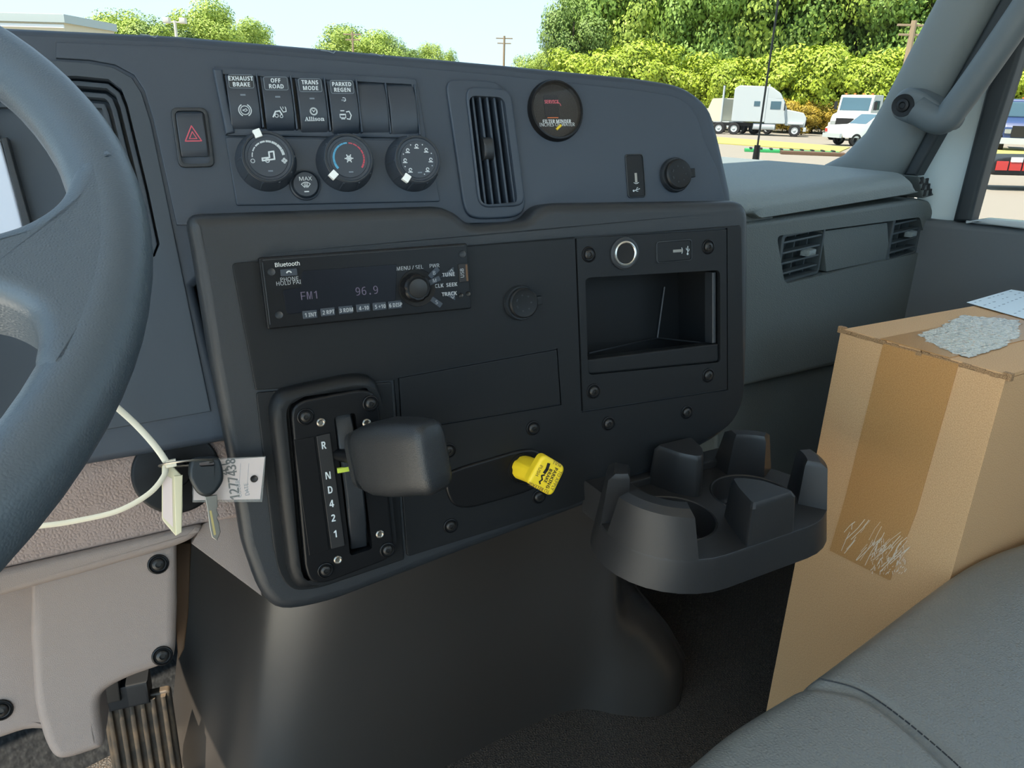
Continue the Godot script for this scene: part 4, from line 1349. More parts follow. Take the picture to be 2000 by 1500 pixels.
func upper_fittings() -> void:
	var n := 0.0028
	# tall vent
	var hole := rrect_px(UP, [903, 172, 992, 178, 1021, 404, 930, 408], 0.0, 0.012)
	var rc := rect_of(UP, [903, 172, 992, 178, 1021, 404, 930, 408], 0.0)
	var c: Vector2 = rc[0]; var w: float = rc[1]; var h: float = rc[2]
	var o := thing(UP, Vector3(c.x, c.y, -0.03), "air_vent", "tall dashboard vent with upright slats between the knobs and the gauge", "vent")
	var m := M.new()
	var outer := soft(poly(UP, [870, 153, 990, 158, 1030, 405, 1010, 425, 925, 428, 907, 410], n + 0.004), [0.012, 0.02, 0.018, 0.014, 0.014, 0.014])
	m.slab(outer, n, n + 0.0035, 0.002, [hole], 3)
	obj(m, "surround", mats.fascia, o)
	m = M.new()
	m.slab(bigger(hole, 0.001), -0.045, -0.04)
	obj(m, "back", mats.fascia, o)
	m = M.new()
	var inner := soft(poly(UP, [915, 186, 985, 190, 1012, 398, 940, 400], n + 0.006), 0.008)
	m.slab(hole, -0.04, n + 0.006, 0.002, [inner], 3)
	obj(m, "frame", mats.fascia, o)
	for k in 5:
		var t := (k + 0.5) / 5.0
		var a := poly(UP, [lerpf(915, 985, t), 188, lerpf(940, 1012, t), 399], n)
		m = M.new()
		m.slab(PackedVector2Array([a[0] + Vector2(-0.0012, 0), a[1] + Vector2(-0.0012, 0), a[1] + Vector2(0.0012, 0), a[0] + Vector2(0.0012, 0)]), -0.018, n + 0.002, 0.0008)
		obj(m, "slat", mats.fascia, o)
	for y in [[228, 230], [284, 286], [346, 347]]:
		var a := poly(UP, [919, y[0], 992, y[1]], -0.02)
		m = M.new()
		m.box(Vector3((a[0].x + a[1].x) / 2, a[0].y, -0.022), Vector3(w * 0.84, 0.002, 0.012))
		obj(m, "vane", mats.bezel, o)
	m = M.new()
	var tc := uv(UP, 955, 288, n + 0.006)
	pillow(m, tc, 0.010, 0.021, -0.004, n + 0.004, 0.004, 0.002)
	obj(m, "tab", mats.bezel, o, 50)
	# gauge
	var gz := n + 0.006
	c = uv(UP, 1089, 214, gz)
	o = thing(UP, Vector3(c.x, c.y, n), "filter_gauge", "round filter gauge with black face, red letters and yellow needle", "gauge")
	m = M.new()
	m.lathe([[0.0305, n], [0.0302, n + 0.003], [0.0285, n + 0.0062], [0.0268, n + 0.0064], [0.0258, n + 0.003], [0.0255, n + 0.001]], c, 40, false)
	obj(m, "bezel", mats.gloss, o, 35, false)
	m = M.new()
	m.lathe([[0.0258, n + 0.0004], [0.0256, n + 0.0012]], c, 40)
	var fc := obj(m, "face", mats.black, o)
	m = M.new()
	m.slab(rrect(c + Vector2(-0.004, 0.004), 0.0165, 0.023, 0.0015), n + 0.0012, n + 0.002, 0.0004)
	var win := obj(m, "window_card", mats.screen_back, fc)
	text("SERVICE", 0.0026, Vector3(c.x - 0.004, c.y + 0.0085, n + 0.0021), mats.red_print, win, 0, "Droid Sans", true, 0.85)
	m = M.new()
	m.arc(c + Vector2(0.002, 0.004), 0.004, 10, 100, 0.0007, n + 0.0022)
	obj(m, "mark", mats.red_print, win, 40, false)
	m = M.new()
	m.box(Vector3(c.x - 0.004, c.y - 0.007, n + 0.0021), Vector3(0.012, 0.0007, 0.0003))
	obj(m, "line", mats.orange, win)
	text("FILTER MINDER", 0.0021, Vector3(c.x + 0.0005, c.y - 0.0105, n + 0.0014), mats.print, fc, 0, "Droid Sans", true, 0.9)
	text("INCHES OF WATER", 0.0013, Vector3(c.x + 0.0005, c.y - 0.0136, n + 0.0014), mats.print, fc)
	m = M.new()
	m.tube(PackedVector3Array([Vector3(c.x - 0.001, c.y - 0.0185, n + 0.002), Vector3(c.x + 0.004, c.y - 0.0145, n + 0.0028)]), 0.0013, 8)
	obj(m, "needle", mats.yellow, o)
	m = M.new()
	m.lathe([[0.0268, n + 0.0050], [0.0266, n + 0.0054]], c, 40)
	obj(m, "lens", mats.lens, o)
	# upright double usb port
	rc = rect_of(UP, [1218, 300, 1254, 301, 1265, 385, 1229, 387], n + 0.001)
	c = rc[0]
	usb_port(UP, c, rc[1], rc[2], n, false, "upright port plate with usb symbol beside the capped outlet")
	# capped outlet
	outlet(UP, uv(UP, 1325, 340, n + 0.008), n, 0.0185, "capped power outlet at the end of the upper dashboard", 0.0)

func usb_port(fr: Transform3D, c: Vector2, w: float, h: float, n: float, flat: bool, label: String) -> void:
	var o := thing(fr, Vector3(c.x, c.y, n), "usb_port", label, "port", "usb ports")
	var m := M.new()
	m.slab(rrect(c, w, h, 0.004), n, n + 0.0012, 0.0007, [rrect(c, w - 0.0022, h - 0.0022, 0.0035)], 2)
	obj(m, "rim", mats.bezel, o)
	m = M.new()
	m.slab(rrect(c, w - 0.0028, h - 0.0028, 0.0034), n, n + 0.0008, 0.0004)
	var pl := obj(m, "plate", mats.panel, o)
	m = M.new()
	var z := n + 0.0011
	var d := Vector2(1, 0) if flat else Vector2(0, -1)
	var s := d.orthogonal()
	var k := c + d * (0.004 if flat else 0.002)
	m.box(Vector3(k.x, k.y, z), Vector3(0.012, 0.003, 0.0007) if flat else Vector3(0.003, 0.010, 0.0007), 0.0002)
	obj(m, "contact", mats.steel, pl)
	m = M.new()
	m.ribbon(PackedVector2Array([k + d * 0.005 + s * 0.003, k + d * 0.006 + s * 0.001, k + d * 0.006 - s * 0.001, k + d * 0.005 - s * 0.003]), 0.0006, z)
	var u := k + d * 0.0125
	var e := Vector2(1, 0.25).normalized() if not flat else Vector2(0.05, 1)
	m.ribbon(PackedVector2Array([u - e * 0.004, u + e * 0.004]), 0.0007, z)
	m.arc(u - e * 0.004, 0.0007, 0, 360, 0.0009, z, 8)
	m.ribbon(PackedVector2Array([u - e * 0.002, u + e.orthogonal() * 0.0018, u + e * 0.0012 + e.orthogonal() * 0.0018]), 0.0006, z)
	m.ribbon(PackedVector2Array([u - e * 0.0005, u - e.orthogonal() * 0.0018 + e * 0.001, u + e * 0.0022 - e.orthogonal() * 0.0018]), 0.0006, z)
	obj(m, "symbol", mats.print, pl, 40, false)

func outlet(fr: Transform3D, c: Vector2, n: float, r: float, label: String, turn: float) -> void:
	var o := thing(fr, Vector3(c.x, c.y, n), "power_outlet", label, "outlet", "power outlets with rubber caps")
	var m := M.new()
	m.lathe([[r, n], [r * 0.99, n + 0.004], [r * 0.94, n + 0.0056], [r * 0.86, n + 0.0052]], c, 36)
	obj(m, "collar", mats.bezel, o, 35)
	m = M.new()
	m.lathe([[r * 0.87, n + 0.005], [r * 0.86, n + 0.0088], [r * 0.78, n + 0.0102], [r * 0.6, n + 0.0094]], c + Vector2(0.0006, 0), 36)
	var cp := obj(m, "cap", mats.panel, o, 35)
	m = M.new()
	for j in 9:
		var a := deg_to_rad(200.0 - j * 50.0)
		var q := c + Vector2(cos(a), sin(a)) * r * 0.45
		m.box(Vector3(q.x, q.y, n + 0.0097), Vector3(0.0016, 0.0013, 0.0005))
	obj(m, "embossing", mats.bezel, cp)
	m = M.new()
	m.box(Vector3(c.x + r * 1.02, c.y + r * 0.05, n + 0.006), Vector3(r * 0.32, r * 0.5, 0.005), 0.001)
	obj(m, "cap_tab", mats.panel, o)

func radio() -> void:
	var b := 0.0058; var n := 0.0165
	var P := poly(L, [503, 503, 909, 476, 925, 598, 525, 648], n)
	var c := (P[0] + P[1] + P[2] + P[3]) / 4.0
	var w := ((P[1] - P[0]).length() + (P[2] - P[3]).length()) / 2.0
	var h := ((P[3] - P[0]).length() + (P[2] - P[1]).length()) / 2.0
	var o := thing(L, Vector3(c.x, c.y, b), "car_radio", "black car radio with round volume knob and dim FM display", "radio")
	var m := M.new()
	m.slab(rrect(c, w, h, 0.002), b, n, 0.0012, [], 2)
	obj(m, "body", mats.gloss, o)
	# bright trim along the upper and lower edge
	m = M.new()
	m.box(Vector3(c.x, c.y + h / 2 - 0.0022, n + 0.0002), Vector3(w - 0.006, 0.0009, 0.0008), 0.0003)
	m.box(Vector3(c.x - w / 2 + 0.0026, c.y, n + 0.0002), Vector3(0.0009, h - 0.008, 0.0008), 0.0003)
	obj(m, "edge_trim", mats.bezel, o)
	var at := func(x: float, y: float) -> Vector2: return uv(L, x, y, n)
	m = M.new()
	var sc := soft(PackedVector2Array([at.call(590, 529), at.call(775, 516), at.call(772, 590), at.call(560, 614), at.call(552, 566), at.call(588, 561)]), 0.002)
	m.slab(sc, n, n + 0.0008, 0.0003)
	var dsp := obj(m, "display", mats.screen_back, o)
	var p: Vector2 = at.call(604, 577)
	text("FM1", 0.0066, Vector3(p.x, p.y, n + 0.0009), mats.lcd, dsp, 0, "Droid Sans Mono")
	p = at.call(716, 568)
	text("96.9", 0.0070, Vector3(p.x, p.y, n + 0.0009), mats.lcd, dsp, 0, "Droid Sans Mono", false, 0.9)
	p = at.call(561, 516)
	text("Bluetooth", 0.0021, Vector3(p.x, p.y, n + 0.0003), mats.white, o)
	m = M.new()
	var q: Vector2 = at.call(564, 532)
	m.slab(rrect(q, 0.014, 0.0062, 0.001), n, n + 0.0012, 0.0005)
	var ph := obj(m, "phone_button", mats.button, o)
	m = M.new()
	m.arc(q + Vector2(0, -0.001), 0.002, 25, 155, 0.0011, n + 0.0014)
	obj(m, "symbol", mats.white, ph, 40, false)
	p = at.call(565, 545)
	text("PHONE", 0.0019, Vector3(p.x, p.y, n + 0.0003), mats.dim_print, o)
	p = at.call(567, 552)
	text("HOLD PAIR", 0.0018, Vector3(p.x, p.y, n + 0.0003), mats.dim_print, o)
	p = at.call(800, 523)
	text("MENU / SEL", 0.0018, Vector3(p.x, p.y, n + 0.0003), mats.dim_print, o)
	p = at.call(848, 519)
	text("PWR", 0.0018, Vector3(p.x, p.y, n + 0.0003), mats.dim_print, o)
	# six preset keys
	var ks := [[605, 614, "1 INT"], [640, 609, "2 RPT"], [675, 605, "3 RDM"], [709, 601, "4 -10"], [741, 598, "5 +10"], [771, 595, "6 DISP"]]
	for k in ks:
		q = at.call(k[0], k[1])
		m = M.new()
		m.slab(rrect(q, 0.0125, 0.0072, 0.001), n, n + 0.0014, 0.0006)
		var bt := obj(m, "preset_key", mats.button, o)
		text(k[2], 0.0019, Vector3(q.x + 0.0005, q.y - 0.0003, n + 0.0015), mats.dim_print, bt, 0, "Droid Sans", true, 0.85)
	# volume knob
	q = at.call(815, 562)
	m = M.new()
	m.lathe([[0.0172, n], [0.0168, n + 0.001], [0.0158, n + 0.0008]], q, 36)
	obj(m, "knob_well", mats.black, o)
	var kc := uv(L, 817, 563, n + 0.014)
	m = M.new()
	var rings := []
	for pr in [[0.0132, n], [0.0130, n + 0.008], [0.0122, n + 0.0125], [0.0105, n + 0.014], [0.0085, n + 0.0138], [0.006, n + 0.0132]]:
		var r := PackedVector3Array()
		for i in 48:
			var a := TAU * i / 48
			var rr: float = pr[0] * (1.0 - (0.06 if (i % 8) < 2 and pr[0] > 0.01 else 0.0))
			r.append(Vector3(kc.x + rr * cos(a), kc.y + rr * sin(a), pr[1]))
		rings.append(r)
	m.loft(rings)
	var kb := obj(m, "volume_knob", mats.gloss, o, 30)
	m = M.new()
	m.lathe([[0.0087, n + 0.0139], [0.0084, n + 0.0146], [0.005, n + 0.0151]], kc, 28)
	obj(m, "knob_cap", mats.screw, kb, 50)
	# small keys round the knob
	for k in [[847, 533, 40.0, "B"], [848, 548, 20.0, "M"], [852, 590, -40.0, "S"]]:
		q = at.call(k[0], k[1])
		m = M.new()
		var qq := PackedVector2Array()
		for s in [[-1, -1], [1, -1], [1, 1], [-1, 1]]: qq.append(q + Vector2(0.006 * s[0], 0.0026 * s[1]).rotated(deg_to_rad(k[2])))
		m.slab(soft(qq, 0.001), n, n + 0.0012, 0.0005)
		var bt := obj(m, "side_key", mats.button, o)
		text(k[3], 0.0026, Vector3(q.x, q.y, n + 0.0013), mats.dim_print, bt)
	for k in [[874, 532, 1.0, "TUNE"], [876, 578, -1.0, "TRACK"]]:
		q = at.call(k[0], k[1])
		m = M.new()
		var s: float = k[2]
		m.slab(soft(PackedVector2Array([q + Vector2(-0.008, -0.004 * s), q + Vector2(0.006, -0.004 * s), q + Vector2(0.006, 0.005 * s)]), 0.001), n, n + 0.0014, 0.0005)
		var bt := obj(m, "arrow_key", mats.button, o)
		text(k[3], 0.0017, Vector3(q.x + 0.0005, q.y - 0.002 * s, n + 0.0015), mats.dim_print, bt, 0, "Droid Sans", true)
		m = M.new()
		m.ribbon(PackedVector2Array([q + Vector2(0.002, 0.0006 * s), q + Vector2(0.0036, 0.0026 * s), q + Vector2(0.005, 0.0006 * s)]), 0.0005, n + 0.0015)
		obj(m, "symbol", mats.dim_print, bt, 40, false)
	p = at.call(871, 557)
	text("CLK  SEEK", 0.0017, Vector3(p.x, p.y, n + 0.0003), mats.dim_print, o, 0, "Droid Sans", true)
	# usb slot with reddish cover and aux jacks
	m = M.new()
	q = at.call(905, 533)
	m.slab(rrect(q, 0.0095, 0.017, 0.001), n, n + 0.0012, 0.0005)
	var us := obj(m, "usb_door", mats.dark, o)
	m = M.new()
	m.box(Vector3(q.x + 0.003, q.y, n + 0.0014), Vector3(0.0018, 0.015, 0.0006), 0.0002)
	obj(m, "usb_strip", mats.trim_brown, us)
	text("USB", 0.0026, Vector3(q.x - 0.0016, q.y, n + 0.0013), mats.dim_print, us, 90)
	for k in [[900, 577], [914, 574]]:
		m = M.new()
		m.lathe([[0.0024, n], [0.0022, n + 0.0008], [0.0014, n + 0.0002]], at.call(k[0], k[1]), 14)
		obj(m, "jack", mats.screw, o)
	for k in [[530, 531], [545, 615], [903, 496]]:
		m = M.new()
		m.lathe([[0.0034, n], [0.0032, n + 0.0007], [0.0022, n + 0.0001]], at.call(k[0], k[1]), 16)
		obj(m, "screw_hole", mats.bezel, o)
	# capped outlet on the console
	outlet(L, uv(L, 1022, 592, b + 0.008), b, 0.0172, "capped power outlet on the console beside the radio", 0.0)

func pocket() -> void:
	var b := 0.003
	var o := thing(L, hit(L, 1270, 780, b), "storage_pocket", "black console plate with an open storage pocket and four bolts", "storage pocket")
	var op := soft(poly(L, OPEN), 0.006)
	var m := M.new()
	m.slab(M.new().inset(ccw(poly(L, PP)), 0.0006), b, 0.0066, 0.001, [op], 2, false)
	obj(m, "plate", mats.panel, o)
	# pocket walls: narrowing to the back, floor with a front lip
	m = M.new()
	var r0 := m.lift(ccw(op), 0.0066)
	var dp := -0.075
	var ctr := Vector2.ZERO
	for q in op: ctr += q / op.size()
	var r1 := PackedVector3Array()
	for q in ccw(op): r1.append(Vector3(ctr.x + (q.x - ctr.x) * 0.97 + 0.004, ctr.y + (q.y - ctr.y) * 0.96, dp))
	m.strip(r1, r0)
	m.fan(r1)
	for i in range(0, m.v.size(), 3): pass
	obj(m, "pocket_shell", mats.panel, o, 30, false)
	m = M.new()   # low front lip
	var lip := poly(L, [1142, 701, 1399, 670, 1400, 706, 1143, 731])
	m.slab(soft(lip, [0.002, 0.002, 0.006, 0.006]), -0.012, 0.0045, 0.002)
	obj(m, "lip", mats.panel, o)
	m = M.new()   # slanted inner corner piece
	var z0 := dp + 0.002
	var a := uv(L, 1298, 560, z0); var c := uv(L, 1284, 660, z0)
	m.tube(PackedVector3Array([Vector3(a.x, a.y, z0), Vector3(c.x, c.y, z0)]), 0.0014, 6)
	m.tube(PackedVector3Array([Vector3(c.x, c.y, z0), hit(L, 1150, 690, -0.012)]), 0.0009, 6)
	m.tube(PackedVector3Array([Vector3(c.x, c.y, z0), hit(L, 1394, 672, -0.012)]), 0.0009, 6)
	obj(m, "corner_rib", mats.bezel, o)
	m = M.new()
	var e := poly(L, [1392, 532, 1399, 531, 1399, 670, 1392, 671], 0.004)
	m.slab(e, -0.01, 0.004, 0.0015)
	obj(m, "side_edge", mats.bezel, o)
	screws(L, o, [[1150, 497], [1383, 482], [1159, 764], [1383, 733]], 0.0066, 1.05)
	# open lighter socket
	var k := uv(L, 1221, 495, 0.0085)
	var n := 0.0066
	var s := thing(L, Vector3(k.x, k.y, n), "lighter_socket", "open round lighter socket with a bright metal ring", "socket")
	m = M.new()
	m.lathe([[0.0168, n], [0.0165, n + 0.0018], [0.0145, n + 0.0026], [0.0128, n + 0.0022]], k, 36)
	obj(m, "collar", mats.bezel, s, 35)
	m = M.new()
	m.lathe([[0.0130, n + 0.002], [0.0126, n + 0.0036], [0.0112, n + 0.0040], [0.0104, n + 0.0034], [0.0102, n + 0.0028]], k, 36, false)
	obj(m, "ring", mats.chrome, s, 35, false)
	m = M.new()
	m.lathe([[0.0103, n + 0.0030], [0.009, n + 0.0029], [0.004, n + 0.0027]], k, 28)
	obj(m, "bore", mats.black, s)
	var rc := rect_of(L, [1280, 472, 1350, 466, 1352, 508, 1282, 516], n)
	usb_port(L, rc[0], rc[1], rc[2], n, true, "flat port plate with usb symbol above the storage pocket")

func gear_selector() -> void:
	var b := 0.0056; var r1 := 0.0185; var n := 0.0225
	var o := thing(L, hit(L, 650, 940, b), "gear_selector", "black gear selector with letters R N D 4 2 1 and a fat grip lever", "gear selector")
	var outer := soft(poly(L, [524, 800, 540, 766, 580, 755, 690, 732, 728, 735, 748, 764, 762, 900, 778, 1085, 764, 1102, 618, 1155, 578, 1154, 562, 1120], r1), 0.012, 3)
	var inner := soft(poly(L, [568, 800, 590, 782, 706, 760, 734, 768, 742, 800, 770, 1075, 760, 1092, 634, 1140, 606, 1138, 596, 1110], n), 0.008, 3)
	var m := M.new()
	m.slab(outer, b, r1, 0.010, [bigger(inner, 0.004)], 5)
	obj(m, "surround", mats.panel, o, 50)
	var slot := soft(poly(L, [652, 814, 694, 806, 728, 1072, 684, 1086], n), 0.003, 2)
	m = M.new()
	m.slab(inner, b, n, 0.002, [slot], 3)
	obj(m, "plate", mats.gloss, o)
	m = M.new()
	m.slab(slot, b, b + 0.001)
	obj(m, "slot_liner", mats.gloss, o)
	m = M.new()   # curved shutter in the slot
	var s0 := uv(L, 672, 812, n); var s1 := uv(L, 705, 1076, n)
	var rings := []
	for i in 21:
		var t := i / 20.0
		var c := s0.lerp(s1, t)
		var z := 0.012 + 0.017 * sin(PI * t)
		var r := PackedVector3Array()
		for q in [[-1.0, -0.004], [-1.0, 0.0], [-0.8, 0.002], [0.8, 0.002], [1.0, 0.0], [1.0, -0.004]]: r.append(Vector3(c.x + 0.0082 * q[0], c.y, z + q[1]))
		rings.append(r)
	m.loft(rings)
	obj(m, "shutter", mats.bezel, o, 50)
	m = M.new()   # gear letters on a raised strip
	var st := poly(L, [618, 852, 645, 846, 674, 1066, 647, 1073], n + 0.0016)
	m.slab(soft(st, 0.001), n, n + 0.0016, 0.0006)
	var sp := obj(m, "letter_strip", mats.dark, o)
	for q in [["R", 632, 870], ["N", 641, 929], ["D", 645, 957], ["4", 647.5, 984], ["2", 651, 1012], ["1", 655.5, 1043]]:
		var p := uv(L, q[1], q[2], n + 0.0018)
		text(q[0], 0.0066, Vector3(p.x, p.y, n + 0.0018), mats.print, sp, 0, "Droid Sans", true, 0.8)
	m = M.new()
	m.slab(poly(L, [574, 860, 614, 853, 643, 1074, 604, 1085], n + 0.001), n, n + 0.001, 0.0005)
	obj(m, "side_plate", mats.gloss, o)
	screws(L, o, [[597, 814], [724, 788], [757, 1074], [636, 1114]], n + 0.0002, 1.0)
	for q in [[627, 825], [716, 826], [742, 1043], [660, 1093]]:
		m = M.new()
		var p := uv(L, q[0], q[1], n)
		m.lathe([[0.0040, n], [0.0039, n + 0.001], [0.0028, n + 0.0018], [0.0018, n + 0.0012], [0.0016, n + 0.0002]], p, 18)
		obj(m, "rivet", mats.steel, o, 35)
	# lever: stem, collar and grip
	var g0 := hit(L, 684, 892, n + 0.012)
	var ax := Vector3(0.50, 0.02, 0.86).normalized()
	m = M.new()
	m.tube(PackedVector3Array([g0 - ax * 0.018, g0 + ax * 0.03]), 0.006, 12)
	var lv := obj(m, "lever", mats.gloss, o)
	m = M.new()
	var ga := hit(L, 716, 895, n + 0.022); var gb := hit(L, 852, 892, n + 0.088)
	ax = (gb - ga).normalized()
	var side := ax.cross(Vector3(0, 1, 0)).normalized(); var up := side.cross(ax).normalized()
	var gl := (gb - ga).length()
	rings = []
	for q in [[-0.12, 0.014, 0.0250, 0.0], [-0.05, 0.0152, 0.0268, 0.0], [-0.04, 0.0135, 0.0250, 0.0], [0.0, 0.0138, 0.0255, 0.0], [0.02, 0.016, 0.0285, 0.0], [0.15, 0.0185, 0.0315, 0.0], [0.45, 0.0205, 0.0335, 0.001], [0.75, 0.0195, 0.0320, 0.001], [0.93, 0.0182, 0.0308, 0.0], [1.0, 0.0160, 0.0285, 0.0], [1.025, 0.0125, 0.0245, 0.0], [1.032, 0.006, 0.016, 0.0]]:
		var r := PackedVector3Array()
		for i in 28:
			var a := TAU * i / 28
			var cx := signf(cos(a)) * pow(absf(cos(a)), 0.48); var cy := signf(sin(a)) * pow(absf(sin(a)), 0.48)
			r.append(ga + ax * gl * q[0] + side * q[1] * cx + up * (q[2] * cy + q[3]))
		rings.append(r)
	m.loft(rings)
	var gp := obj(m, "grip", mats.lever, o, 60)
	gp.set_meta("label", "fat black textured gear lever grip")
	m = M.new()
	var mk := hit(L, 672, 917, n + 0.006)
	m.box(mk, Vector3(0.012, 0.0045, 0.003), 0.0005)
	obj(m, "position_mark", mats.green_mark, lv)

func parking_brake() -> void:
	var b := 0.0085; var n := 0.052
	var o := thing(L, hit(L, 1020, 914, b), "parking_brake_knob", "yellow square pull knob lettered parking brake", "knob")
	var m := M.new()
	var c0 := uv(L, 1022, 914, b)
	m.lathe([[0.0165, b], [0.0160, b + 0.0012], [0.0150, b + 0.0012], [0.0145, b + 0.0002]], c0, 28)
	obj(m, "socket", mats.gloss, o)
	m = M.new()
	var f := poly(L, [1062, 886, 1107, 913, 1079, 972, 1029, 944], n)
	var fc := (f[0] + f[1] + f[2] + f[3]) / 4.0
	var rings := []
	for q in [[0.0, 0.0128], [0.25, 0.0132], [0.6, 0.0125], [1.0, 0.0118]]:
		var c := c0.lerp(fc, q[0] * 0.85)
		var r := PackedVector3Array()
		for i in 24: r.append(Vector3(c.x + q[1] * (1.0 - 0.08 * float(i % 4 == 0)) * cos(TAU * i / 24), c.y + q[1] * (1.0 - 0.08 * float(i % 4 == 0)) * sin(TAU * i / 24), lerpf(b, n - 0.010, q[0])))
		rings.append(r)
	m.loft(rings)
	obj(m, "stem", mats.yellow, o)
	m = M.new()
	var sq := soft(f, 0.007, 5)
	m.slab(sq, n - 0.011, n, 0.0035, [], 4)
	var k := obj(m, "knob", mats.yellow, o, 50)
	# words run along the edge from the upper corner to the right-hand one's far side
	var e := (f[2] - f[1]).normalized()     # reading direction, down the long side
	var d := (f[1] - f[0]).normalized()
	var turn := rad_to_deg(e.angle())
	var L1 := fc + d * 0.0055; var L2 := fc + d * 0.0005
	text("PARKING", 0.0036, Vector3(L1.x, L1.y, n + 0.0001), mats.black_print, k, turn, "Droid Sans", true)
	text("BRAKE", 0.0034, Vector3(L2.x, L2.y, n + 0.0001), mats.black_print, k, turn, "Droid Sans", true)
	m = M.new()   # hand and car mark
	var h := fc - d * 0.0045
	m.ribbon(PackedVector2Array([h - e * 0.010, h - e * 0.005 + d * 0.0008, h - e * 0.001]), 0.0034, n + 0.0002)
	m.ribbon(PackedVector2Array([h + e * 0.001 + d * 0.001, h + e * 0.003 - d * 0.0016, h + e * 0.006 + d * 0.001, h + e * 0.009 - d * 0.0008, h + e * 0.0105 + d * 0.0008]), 0.0016, n + 0.0002)
	obj(m, "emblem", mats.black_print, k, 40, false)
	var t1 := fc + e * 0.0145 - d * 0.003
	text("TO RELEASE", 0.0016, Vector3(t1.x, t1.y, n + 0.0001), mats.trim_brown, k, turn - 90.0)
	t1 = fc - e * 0.0145 + d * 0.004
	text("PULL", 0.0018, Vector3(t1.x, t1.y, n + 0.0001), mats.trim_brown, k, turn - 90.0)
	t1 = fc + d * 0.0112
	text("TO APPLY", 0.0017, Vector3(t1.x, t1.y, n + 0.0001), mats.trim_brown, k, turn)
	t1 = fc - d * 0.0108
	text("PUSH", 0.0017, Vector3(t1.x, t1.y, n + 0.0001), mats.trim_brown, k, turn)

